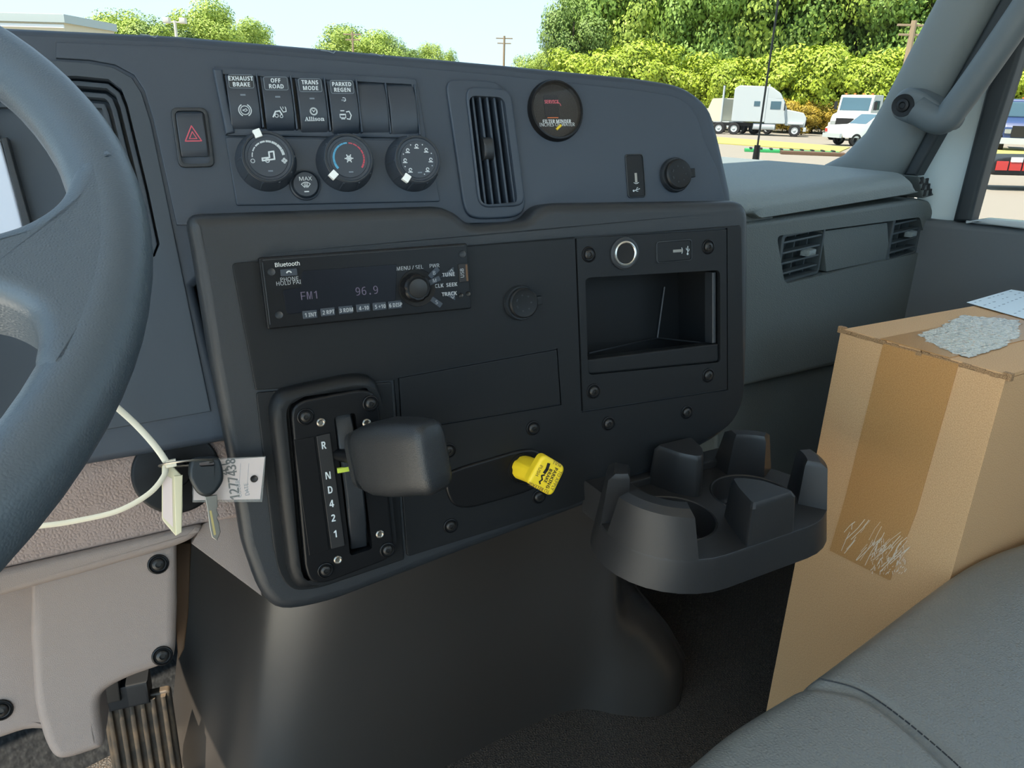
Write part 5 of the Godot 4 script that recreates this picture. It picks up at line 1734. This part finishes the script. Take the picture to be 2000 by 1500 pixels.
func keys() -> void:
	# cable tie looped through the key ring
	var t := thing(K, hit(K, 327, 905, 0.06), "cable_tie", "long white cable tie looped through the key ring", "cable tie")
	var m := M.new()
	var pa := spline([hit(K, 222, 790, 0.06), hit(K, 262, 826, 0.055), hit(K, 298, 865, 0.06), hit(K, 322, 898, 0.062), hit(K, 324, 908, 0.060), hit(K, 320, 930, 0.062), hit(K, 290, 965, 0.063), hit(K, 230, 998, 0.063), hit(K, 150, 1017, 0.064), hit(K, 90, 1026, 0.065), hit(K, 20, 1032, 0.065), hit(K, -60, 1030, 0.06)], 7)
	m.tube(pa, 0.0027, 8, true, 0.5)
	obj(m, "strap", mats.tie, t, 60)
	m = M.new()
	var hd := hit(K, 334, 905, 0.062)
	m.box(hd, Vector3(0.008, 0.006, 0.006), 0.001)
	obj(m, "buckle", mats.tie, t)
	# ring
	m = M.new()
	var rc := hit(K, 365, 905, 0.058)
	var pts := PackedVector3Array()
	for i in 33:
		var a := TAU * i / 32
		pts.append(rc + Vector3(0.021 * cos(a), 0.004 * sin(a) - 0.002 * cos(a), 0.016 * sin(a)))
	m.tube(pts, 0.0009, 6, false)
	solo(m, K, rc, "key_ring", mats.steel, "thin wire key ring by the ignition switch", "key ring")
	# key hanging from the ring
	var z := 0.064
	var k := thing(K, hit(K, 405, 930, z), "key", "black headed key hanging in front of the white card", "key")
	m = M.new()
	var head := soft(poly(K, [374, 896, 428, 892, 436, 915, 438, 940, 420, 966, 402, 972, 385, 966, 368, 935, 368, 912], z), 0.006, 4)
	var eye := soft(poly(K, [388, 903, 420, 900, 421, 910, 390, 912], z), 0.002, 2)
	m.slab(head, z - 0.009, z, 0.003, [eye], 4)
	obj(m, "key_head", mats.key_head, k, 50)
	m = M.new()
	m.slab(poly(K, [400, 970, 424, 967, 426, 990, 423, 995, 427, 1005, 424, 1012, 428, 1022, 431, 1040, 424, 1057, 414, 1050, 409, 1030, 405, 995], z - 0.003), z - 0.0062, z - 0.0035, 0.0006)
	obj(m, "blade", mats.steel, k)
	m = M.new()
	m.slab(poly(K, [409, 998, 413, 997, 422, 1044, 418, 1046], z - 0.003), z - 0.0036, z - 0.0032)
	obj(m, "blade_groove", mats.brass, k)
	# card in its sleeve behind the key
	z = 0.050
	var c := thing(K, hit(K, 450, 935, z), "key_card", "white key tag card with handwritten number in a clear sleeve", "tag")
	m = M.new()
	m.slab(poly(K, [378, 901, 517, 893, 508, 975, 378, 977], z), z - 0.001, z, 0.0)
	obj(m, "card", mats.card, c)
	m = M.new()
	m.slab(poly(K, [375, 897, 519, 891, 512, 980, 376, 981], z), z + 0.0004, z + 0.0008)
	obj(m, "sleeve", mats.clear, c)
	var p := uv(K, 455, 936, z)
	text("1277438", 0.0078, Vector3(p.x, p.y, z + 0.0001), mats.black_print, c, 88.0, "Droid Sans", true, 0.85)
	p = uv(K, 437, 915, z)
	text("41", 0.0078, Vector3(p.x, p.y, z + 0.0001), mats.black_print, c, 88.0)
	m = M.new()
	for x in [470, 486]:
		var l := poly(K, [x, 905, x - 4, 962], z)
		m.ribbon(l, 0.0003, z + 0.00015)
	obj(m, "ruled_line", mats.faint_print, c, 40, false)
	p = uv(K, 466, 955, z)
	text("COLOR", 0.002, Vector3(p.x, p.y, z + 0.0001), mats.faint_print, c, 88.0)
	p = uv(K, 482, 956, z)
	text("DATE", 0.002, Vector3(p.x, p.y, z + 0.0001), mats.faint_print, c, 88.0)
	m = M.new()
	m.lathe([[0.0032, z + 0.0009], [0.0026, z + 0.0016], [0.0018, z + 0.0010]], uv(K, 496, 935, z), 16)
	obj(m, "eyelet", mats.screw, c)
	# folded plastic tag
	z = 0.055
	var g := thing(K, hit(K, 335, 970, z), "plastic_tag", "cream plastic tag hanging from the cable tie", "tag")
	m = M.new()
	m.slab(soft(poly(K, [316, 908, 330, 903, 356, 930, 357, 990, 354, 1040, 344, 1048, 316, 1015], z), 0.002), z - 0.003, z, 0.001)
	obj(m, "tag_face", mats.tag_sleeve, g)
	m = M.new()
	m.slab(poly(K, [340, 930, 357, 928, 355, 1040, 343, 1047], z + 0.002), z, z + 0.002, 0.0008)
	obj(m, "tag_spine", mats.tag_sleeve, g)
	m = M.new()
	m.slab(poly(K, [318, 925, 336, 935, 338, 1030, 318, 1010], z + 0.0004), z, z + 0.0004)
	obj(m, "paper", mats.card, g)

func pedals() -> void:
	# accelerator: ribbed plate leaning against the toe board
	var y := 1.44
	var a := aty(205, 1385, 1.47); var b := aty(297, 1352, 1.47); var c := aty(392, 1530, 1.33); var d := aty(225, 1560, 1.33)
	var u := (b - a + c - d).normalized()
	var v := (a + b - c - d).normalized(); v = (v - u * v.dot(u)).normalized()
	var fr := Transform3D(Basis(u, v, u.cross(v)), (a + b + c + d) / 4.0)
	var o := thing(fr, Vector3.ZERO, "accelerator_pedal", "ribbed black accelerator pedal in the driver footwell", "pedal")
	var w := ((b - a).length() + (c - d).length()) / 2.0; var h := ((a - d).length() + (b - c).length()) / 2.0
	var m := M.new()
	m.slab(rrect(Vector2.ZERO, w, h, 0.006), -0.012, 0.0, 0.003)
	obj(m, "plate", mats.pedal, o)
	for k in 6:
		m = M.new()
		m.box(Vector3((k - 2.5) * w / 6.4, 0, 0.003), Vector3(w * 0.075, h * 0.96, 0.009), 0.002)
		obj(m, "rib", mats.pedal, o)
	m = M.new()
	m.box(Vector3(-w * 0.1, h * 0.56, -0.01), Vector3(w * 0.6, h * 0.22, 0.04), 0.004)
	obj(m, "pivot_block", mats.dark, o)
	m = M.new()
	m.box(Vector3(-w * 0.32, h * 0.66, 0.0), Vector3(w * 0.26, h * 0.2, 0.03), 0.002)
	obj(m, "switch_body", mats.screw, o)

# ---------- outside ----------
var crowns := []
func crown(seed_: int, blobs: int, leaves: int, size: float, flat: float, dark: Color, light: Color) -> ArrayMesh:
	var r := RandomNumberGenerator.new()
	r.seed = seed_
	var v := PackedVector3Array(); var n := PackedVector3Array(); var c := PackedColorArray()
	var bl := []
	for i in blobs:
		# unit crown: centred at height 0.5, half-width 0.5
		var a := r.randf() * TAU; var h := r.randf_range(-0.85, 0.85); var q := sqrt(1.0 - h * h) * r.randf_range(0.45, 1.0)
		var p := Vector3(cos(a) * q * 0.36, 0.5 + h * 0.38 * flat, sin(a) * q * 0.36)
		bl.append([p, r.randf_range(0.10, 0.19), r.randf()])
	for i in leaves:
		var b = bl[r.randi() % blobs]
		var d := Vector3(r.randfn(), r.randfn(), r.randfn()).normalized()
		var p: Vector3 = b[0] + d * b[1] * pow(r.randf(), 0.3) * Vector3(1, 0.8, 1)
		var nn := (d * 0.8 + (p - Vector3(0, 0.45, 0)).normalized() * 0.6 + Vector3(r.randfn(), r.randfn(), r.randfn()) * 0.35).normalized()
		var x := nn.cross(Vector3(r.randfn(), r.randfn(), r.randfn())).normalized()
		var y := nn.cross(x)
		var s := size * r.randf_range(0.6, 1.4)
		var k := clampf(b[2] * 0.6 + r.randf() * 0.4, 0, 1)
		var cc := dark.lerp(light, k)
		var p0 := p - x * s; var p1 := p + y * s * 0.55; var p2 := p + x * s; var p3 := p - y * s * 0.55
		for q in [p0, p1, p2, p0, p2, p3]: v.append(q); n.append(nn); c.append(cc)
	var arr := []; arr.resize(Mesh.ARRAY_MAX)
	arr[Mesh.ARRAY_VERTEX] = v; arr[Mesh.ARRAY_NORMAL] = n; arr[Mesh.ARRAY_COLOR] = c
	var m := ArrayMesh.new()
	m.add_surface_from_arrays(Mesh.PRIMITIVE_TRIANGLES, arr)
	return m
var trunk_mesh: ArrayMesh
func tree(at: Vector3, h: float, w: float, kind: int, tone: int, called: String, label: String, group := "", bare := 0.12) -> void:
	if trunk_mesh == null:
		var m := M.new()
		m.tube(PackedVector3Array([Vector3(0, 0, 0), Vector3(0.01, 0.3, 0), Vector3(0, 0.75, 0.01)]), [0.028, 0.02, 0.006], 8)
		m.tube(PackedVector3Array([Vector3(0, 0.3, 0), Vector3(0.16, 0.55, 0.05)]), [0.012, 0.004], 6)
		m.tube(PackedVector3Array([Vector3(0, 0.36, 0), Vector3(-0.14, 0.6, -0.06)]), [0.012, 0.004], 6)
		trunk_mesh = build(m, 60)
	var o := Node3D.new()
	o.name = numbered(called)
	o.position = at
	o.rotation.y = rng.randf() * TAU
	add_child(o)
	tag(o, label, "tree" if h > 5.0 else "shrub", group)
	put(trunk_mesh, "trunk", mats.bark, o, Transform3D(Basis.from_scale(Vector3(h * 0.8, h, h * 0.8)), Vector3.ZERO))
	put(crowns[kind], "crown", mats["leaf%d" % tone], o, Transform3D(Basis.from_scale(Vector3(w, h * (1.0 - bare) * 1.08, w)), Vector3(0, h * bare - h * 0.05, 0)))

func wheel(parent: Node3D, p: Vector3, r: float, w: float) -> void:
	var m := M.new()
	m.lathe([[r * 0.6, -w / 2], [r * 0.94, -w / 2], [r, -w * 0.35], [r, w * 0.35], [r * 0.94, w / 2], [r * 0.58, w / 2], [r * 0.5, w * 0.3]], Vector2.ZERO, 24)
	var o := put(build(m, 40), "wheel", mats.tyre, parent, Transform3D(Basis(Vector3(1, 0, 0), Vector3(0, 0, -1), Vector3(0, 1, 0)).inverse() if false else Basis(), p))
	m = M.new()
	m.lathe([[r * 0.55, -w * 0.51], [r * 0.55, w * 0.51], [r * 0.3, w * 0.4], [r * 0.15, w * 0.55]], Vector2.ZERO, 18)
	put(build(m, 40), "hub", mats.truck_grey, o)
func part(parent: Node3D, called: String, mt: Material, c: Vector3, s: Vector3, bev := 0.05) -> MeshInstance3D:
	var m := M.new()
	m.box(c, s, bev)
	return put(build(m, 40), called, mt, parent)
# side profile extruded across the vehicle: x forward, y up
func body(parent: Node3D, called: String, mt: Material, prof: Array, w: float, bev := 0.06, z := 0.0) -> MeshInstance3D:
	var p := PackedVector2Array()
	for i in range(0, prof.size(), 2): p.append(Vector2(prof[i], prof[i + 1]))
	var m := M.new()
	m.slab(soft(p, 0.12, 3), z - w / 2, z + w / 2, bev, [], 2)
	return put(build(m, 40), called, mt, parent)
func vehicle(at: Vector3, heading: Vector3, called: String, label: String, category: String) -> Node3D:
	var o := Node3D.new()
	o.name = numbered(called)
	var f := heading.normalized()
	o.transform = Transform3D(Basis(f, Vector3.UP, f.cross(Vector3.UP)), at)
	add_child(o)
	tag(o, label, category)
	return o

func semi(at: Vector3, heading: Vector3, paint: Material, sleeper: bool, label: String, k := 1.0) -> void:
	var o := vehicle(at, heading, "semi_truck", label, "truck")
	o.scale = Vector3.ONE * k
	if sleeper:
		var s := body(o, "sleeper", paint, [-2.6, 1.1, 0.2, 1.1, 0.2, 4.0, -2.2, 4.05, -2.6, 3.8], 2.4)
		part(s, "side_window", mats.car_glass, Vector3(-0.6, 2.6, 1.21), Vector3(0.5, 0.4, 0.03), 0.01)
		body(o, "roof_fairing", paint, [0.1, 3.0, 1.5, 3.0, 1.2, 3.5, 0.4, 4.0, 0.1, 4.0], 2.3)
	var cb := body(o, "cab", paint, [0.15, 1.0, 1.9, 1.0, 1.9, 2.2, 1.5, 3.05, 0.15, 3.1], 2.3)
	part(cb, "side_window", mats.car_glass, Vector3(0.95, 2.5, 1.155), Vector3(0.85, 0.65, 0.03), 0.01)
	body(cb, "windshield", mats.car_glass, [1.62, 2.25, 1.93, 2.2, 1.6, 2.95, 1.5, 2.95], 2.05, 0.01)
	body(o, "hood", paint, [1.85, 0.9, 3.5, 0.75, 3.6, 1.5, 3.3, 1.95, 1.85, 2.2], 1.9)
	part(o, "grille", mats.dark, Vector3(3.58, 1.2, 0), Vector3(0.08, 0.8, 1.1), 0.02)
	part(o, "bumper", mats.truck_grey, Vector3(3.55, 0.6, 0), Vector3(0.25, 0.35, 2.3), 0.05)
	part(o, "fuel_tank", mats.truck_grey, Vector3(0.2, 0.75, 0.0), Vector3(1.9, 0.55, 2.3), 0.2)
	part(o, "chassis_rail", mats.dark, Vector3(-2.2, 0.85, 0), Vector3(5.4, 0.25, 0.9), 0.02)
	part(o, "exhaust_stack", mats.truck_grey, Vector3(0.15, 2.6, -1.22), Vector3(0.16, 3.2, 0.16), 0.06)
	part(o, "mirror", mats.dark, Vector3(1.7, 2.4, 1.35), Vector3(0.1, 0.6, 0.22), 0.03)
	for z in [-1.05, 1.05]:
		for x in [2.75, -2.3, -3.6]: wheel(o, Vector3(x, 0.5, z), 0.5, 0.35)
	for z in [-1.05, 1.05]:
		part(o, "fender", paint, Vector3(2.75, 1.05, z), Vector3(1.3, 0.2, 0.4), 0.08)

func pickup(at: Vector3, heading: Vector3) -> void:
	var o := vehicle(at, heading, "pickup_truck", "white pickup truck parked in front of the white cab truck", "pickup")
	var b := body(o, "body", mats.truck_white, [-2.8, 0.55, 2.7, 0.5, 2.8, 1.05, 2.5, 1.2, 1.2, 1.28, 0.35, 1.95, -1.2, 1.95, -1.3, 1.3, -2.8, 1.3], 1.95)
	part(b, "side_window", mats.car_glass, Vector3(-0.3, 1.6, 0.965), Vector3(1.1, 0.42, 0.03), 0.01)
	part(b, "side_window", mats.car_glass, Vector3(-0.3, 1.6, -0.965), Vector3(1.1, 0.42, 0.03), 0.01)
	body(b, "windshield", mats.car_glass, [1.08, 1.36, 1.22, 1.3, 0.42, 1.92, 0.34, 1.9], 1.7, 0.01)
	part(b, "tail_lamp", mats.red_paint, Vector3(2.76, 0.9, 0.8), Vector3(0.08, 0.2, 0.25), 0.02)
	part(b, "bumper", mats.truck_grey, Vector3(2.85, 0.6, 0), Vector3(0.15, 0.25, 1.9), 0.04)
	for z in [-0.85, 0.85]:
		for x in [1.75, -1.75]: wheel(o, Vector3(x, 0.38, z), 0.38, 0.26)

func cabtruck(at: Vector3, heading: Vector3, paint: Material, label: String, k := 1.0) -> void:
	var o := vehicle(at, heading, "work_truck", label, "truck")
	o.scale = Vector3.ONE * k
	var cb := body(o, "cab", paint, [-1.2, 0.9, 1.1, 0.9, 1.1, 1.9, 0.75, 3.0, -1.2, 3.05], 2.3)
	body(cb, "windshield", mats.car_glass, [0.95, 2.0, 1.13, 1.95, 0.83, 2.85, 0.72, 2.85], 2.0, 0.01)
	for z in [-1.155, 1.155]: part(cb, "side_window", mats.car_glass, Vector3(-0.05, 2.35, z), Vector3(1.1, 0.6, 0.03), 0.01)
	body(o, "hood", paint, [1.05, 0.8, 2.5, 0.7, 2.6, 1.35, 2.3, 1.7, 1.05, 1.95], 2.0)
	part(o, "grille", mats.screw, Vector3(2.58, 1.15, 0), Vector3(0.1, 0.65, 1.2), 0.02)
	for z in [-0.8, 0.8]: part(o, "headlamp", mats.chrome, Vector3(2.5, 1.15, z), Vector3(0.2, 0.25, 0.35), 0.05)
	part(o, "bumper", mats.truck_grey, Vector3(2.6, 0.6, 0), Vector3(0.25, 0.35, 2.35), 0.05)
	for z in [-0.9, -0.3, 0.3, 0.9]: part(o, "marker_lamp", mats.orange, Vector3(0.5, 3.08, z), Vector3(0.12, 0.08, 0.14), 0.02)
	part(o, "chassis_rail", mats.dark, Vector3(-3.0, 0.85, 0), Vector3(4.5, 0.25, 0.9), 0.02)
	part(o, "headboard", mats.screw, Vector3(-1.45, 2.0, 0), Vector3(0.1, 1.9, 2.2), 0.02)
	for z in [-1.0, 1.0]:
		part(o, "mirror", mats.dark, Vector3(0.95, 2.3, z * 1.35), Vector3(0.1, 0.55, 0.2), 0.03)
		for x in [1.75, -3.4]: wheel(o, Vector3(x, 0.48, z), 0.48, 0.35)
		part(o, "fender", paint, Vector3(1.75, 1.05, z), Vector3(1.25, 0.25, 0.4), 0.08)

func outside() -> void:
	var m := M.new()
	m.quad(Vector3(-400, 0, 400), Vector3(400, 0, 400), Vector3(400, 0, -400), Vector3(-400, 0, -400))
	var g := put(build(m, 40, Vector3.ZERO, false), "ground", mats.gravel, self)
	tag(g, "pale gravel truck yard", "ground", "", "structure")
	# added pale pad, out of view, to bounce sunlight into the cab
	m = M.new()
	m.box(Vector3(-3.9, 0.0, 0.3), Vector3(6.0, 0.1, 12.0), 0.02)
	solo(m, Transform3D(), Vector3(-3.9, -0.05, 0.3), "bounce_pad", mats.concrete, "added pale pad, unseen, bouncing sunlight in at the driver door", "ground", "structure")
	m = M.new()   # the truck's own hood, beyond the cowl
	m.prism_x(PackedVector2Array([Vector2(-1.52, 1.2), Vector2(-1.52, 1.93), Vector2(-2.0, 1.88), Vector2(-2.8, 1.72), Vector2(-3.0, 1.6), Vector2(-3.05, 1.2)]), -0.38, 1.28)
	solo(m, Transform3D(), Vector3(0.45, 1.2, -2.2), "truck_hood", mats.truck_white, "white hood of the truck beyond the windshield", "hood")
	# strips of dry grass
	for q in [[[1400, 268, 1660, 288, 1640, 297, 1400, 280], "strip of dry yellow grass at the foot of the parked trucks"], [[1940, 288, 2100, 300, 2100, 335, 1930, 318], "strip of dry grass below the blue truck"]]:
		m = M.new()
		var p := PackedVector2Array()
		for i in range(0, 8, 2):
			var w := aty(q[0][i], q[0][i + 1], 0.02)
			p.append(Vector2(w.x, -w.z))
		m.slab(p, 0.0, 0.05)
		var c := Vector3(p[0].x, p[0].y, 0)
		solo(m, Transform3D(Basis(Vector3.RIGHT, -PI / 2), Vector3.ZERO), c, "grass_strip", mats.dry_grass, q[1], "grass", "stuff")
	# trees
	crowns.append(crown(1, 40, 20000, 0.0115, 1.0, Color(0.33, 0.42, 0.13), Color(0.46, 0.54, 0.18)))
	crowns.append(crown(2, 32, 20000, 0.012, 1.1, Color(0.27, 0.36, 0.12), Color(0.38, 0.47, 0.16)))
	crowns.append(crown(3, 46, 20000, 0.011, 0.9, Color(0.36, 0.45, 0.13), Color(0.50, 0.58, 0.18)))
	crowns.append(crown(4, 36, 10000, 0.021, 0.9, Color(0.32, 0.40, 0.07), Color(0.44, 0.52, 0.09)))
	# wood behind the yard: back row of tall trees, then a front row
	var x := 1075.0
	var i := 0
	while x < 2330.0:
		for row in 2:
			var d := 108.0 - row * 13.0 + rng.randf_range(-3, 3)
			var px := x + row * 33.0 + rng.randf_range(-14, 14)
			var h := (27.0 if px > 1160 else 11.0 + (px - 1075.0) * 0.13) * rng.randf_range(0.86, 1.12) * (1.0 - 0.16 * row)
			var p := far(px, 250, d); p.y = 0
			tree(p, h, h * rng.randf_range(0.62, 0.78), [0, 1, 2][i % 3], [0, 1, 3][(i + row) % 3], "forest_tree", ["tall mid-green leafy tree in the wood behind the trucks", "tall dark green leafy tree in the wood behind the trucks"][0 if (i + row) % 3 != 1 else 1], "trees of the wood behind the truck yard", 0.05)
			i += 1
		x += 66.0
	x = 1100.0
	while x < 2330.0:
		var d := 80.0 + rng.randf_range(-2, 2)
		var p := far(x, 250, d); p.y = 0
		var h := rng.randf_range(6.0, 8.6)
		tree(p, h, h * 1.0, 3, 2, "bushy_tree", "bright yellow-green bushy tree along the edge of the yard", "yellow-green bushes at the edge of the wood", 0.0)
		x += 44.0
	for q in [[1530, 240, 76, 3.2], [1568, 240, 72, 2.6], [1606, 240, 77, 3.4]]:
		var p := far(q[0], q[1], q[2]); p.y = 0
		tree(p, q[3], q[3] * 1.2, 3, 4, "dry_shrub", "dry tan shrub between the grey sleeper truck and the white trucks", "dry shrubs by the parked trucks", 0.0)
	# distant trees beyond the dashboard edge
	for q in [[165, 30, 130, 14, 0], [225, 22, 125, 12, 2], [285, 36, 120, 12, 0], [330, 42, 120, 12, 1], [395, 4, 118, 13, 2], [440, 20, 122, 13, 0], [480, 44, 126, 12, 2], [680, 46, 130, 13, 0], [725, 62, 128, 12, 2], [765, 80, 132, 12, 1], [855, 84, 140, 8, 0], [820, 96, 150, 6, 2], [1035, 108, 120, 8, 2], [1085, 96, 110, 9, 0]]:
		var top := far(q[0], q[1], q[2])
		var p := Vector3(top.x, 0, top.z)
		tree(p, top.y * 1.13, q[3] * 1.1, q[4], [0, 3, 0][q[4]], "distant_tree", "distant leafy tree beyond the dashboard top edge", "distant trees beyond the dashboard", 0.15)
	# parked vehicles
	var right := (CB * Vector3(1, 0, 0)); right.y = 0; right = right.normalized()
	var back := (CB * Vector3(0, 0, 1)); back.y = 0; back = back.normalized()
	semi(aty(1486, 264, 0), right + back * 0.35, mats.truck_grey, true, "grey semi tractor with a tall sleeper parked by the wood", 0.92)
	semi(aty(1424, 258.5, 0), right * -0.6 - back * 0.8, mats.truck_beige, false, "beige semi tractor parked behind the grey sleeper truck", 0.9)
	cabtruck(aty(1668, 273, 0), right * -0.65 + back * 0.75, mats.truck_white, "white work truck with square cab beside the windshield pillar", 1.05)
	pickup(aty(1640, 277, 0) + back * 5.0, right * -1.0 + back * 0.2)
	cabtruck(aty(1985, 293, 0), right * -0.5 + back * 0.9, mats.truck_blue, "dark blue work truck with white bumper seen through the door window", 1.0)
	# green flat trailer and ramp
	var tr := vehicle(aty(1700, 282, 0) + back * 4.0, right, "green_trailer", "green painted trailer beside the white pickup truck", "trailer")
	part(tr, "bed", mats.green_paint, Vector3(0, 0.75, 0), Vector3(3.2, 0.6, 2.0), 0.05)
	for q in [-0.9, 0.9]: wheel(tr, Vector3(q, 0.4, 1.0), 0.4, 0.25)
	var rp := vehicle(aty(1545, 299, 0), right + back * 0.25, "green_ramp", "long low green steel ramp lying on the yard", "ramp")
	part(rp, "deck", mats.green_paint, Vector3(0, 0.07, 0), Vector3(4.6, 0.14, 0.9), 0.02)
	for k in 9: part(rp, "cleat", mats.dark, Vector3(-2.0 + k * 0.5, 0.17, 0), Vector3(0.12, 0.07, 0.9), 0.01)
	part(rp, "plank", mats.trim_brown, Vector3(0.9, 0.08, 1.1), Vector3(3.0, 0.16, 0.9), 0.02)
	var lb := vehicle(aty(1962, 368, 0), right, "lowboy_trailer", "black low trailer with red and white rear markers", "trailer")
	body(lb, "deck", mats.dark, [-1.0, 0.45, 3.0, 0.45, 3.0, 1.0, 1.2, 1.0, -0.6, 0.98, -1.0, 0.9], 1.6)
	for q in [-0.75, -0.35, 0.05]: part(lb, "marker_plate", mats.red_paint, Vector3(q, 0.72, 0.82), Vector3(0.34, 0.26, 0.04), 0.01)
	part(lb, "number_plate", mats.truck_white, Vector3(-0.35, 0.9, 0.83), Vector3(0.34, 0.14, 0.05), 0.01)
	for q in [0.9, 1.9]: wheel(lb, Vector3(q, 0.38, 0.75), 0.38, 0.25)
	part(lb, "ramp_tail", mats.green_paint, Vector3(2.3, 1.05, 0), Vector3(1.2, 0.1, 1.5), 0.02)
	# low building far beyond the wheel
	var bt := far(50, 26, 75)
	var bd := vehicle(Vector3(bt.x, 0, bt.z), right, "building", "beige flat-roofed building far beyond the steering wheel", "building")
	part(bd, "walls", mats.wall_beige, Vector3(-7.2, bt.y / 2 - 0.3, -4), Vector3(20.0, bt.y - 0.6, 8), 0.02)
	part(bd, "roof_edge", mats.roof_grey, Vector3(-7.2, bt.y - 0.3, -4), Vector3(20.4, 0.6, 8.4), 0.03)
	part(bd, "fascia_band", mats.white, Vector3(-7.2, bt.y - 0.85, 0.05), Vector3(20.0, 0.25, 0.12), 0.02)
	# light pole with two lamp heads
	var lt := far(341, 40, 62)
	var lp := vehicle(Vector3(lt.x, 0, lt.z), right, "light_pole", "pale yard light pole with two lamp heads", "lamp post")
	m = M.new()
	m.tube(PackedVector3Array([Vector3.ZERO, Vector3(0, lt.y, 0)]), [0.16, 0.09], 10)
	put(build(m), "pole", mats.pole_metal, lp)
	for s in [-1, 1]:
		part(lp, "arm", mats.pole_metal, Vector3(0.25 * s, lt.y - 0.1, 0), Vector3(0.5, 0.08, 0.08), 0.02)
		part(lp, "lamp_head", mats.pole_metal, Vector3(0.55 * s, lt.y, 0), Vector3(0.42, 0.36, 0.4), 0.1)
	# utility poles
	for q in [[985, 70, 110, 0.14, "distant utility pole with two cross arms against the sky"], [688, 62, 105, 0.12, "distant utility pole in front of the round tree"], [1786, 40, 64, 0.2, "bare wooden utility pole beside the windshield pillar"]]:
		var t := far(q[0], q[1], q[2])
		var up := vehicle(Vector3(t.x, 0, t.z), right, "utility_pole", q[4], "pole")
		m = M.new()
		m.tube(PackedVector3Array([Vector3.ZERO, Vector3(0, t.y, 0)]), [q[3] * 1.3, q[3]], 8)
		put(build(m), "pole", mats.pole_wood, up)
		for k in 2: part(up, "cross_arm", mats.pole_wood, Vector3(0, t.y - 0.3 - 0.6 * k, 0), Vector3(2.2 - 0.4 * k, 0.14, 0.14), 0.02)
	# whip aerial on the cowl
	var b0 := far(1477, 303, 1.75); var b1 := far(1521, -6, 1.75)
	m = M.new()
	m.tube(PackedVector3Array([b0, b0.lerp(b1, 0.5), b1 + (b1 - b0) * 0.4]), 0.0021, 8)
	var an := solo(m, Transform3D(), b0, "radio_aerial", mats.rubber, "thin black whip aerial standing outside the windshield", "aerial")
	m = M.new()
	m.tube(PackedVector3Array([b0 - Vector3(0, 0.12, 0), b0 + Vector3(0, 0.02, 0)]), [0.012, 0.006], 10)
	obj(m, "aerial_base", mats.dark, an)
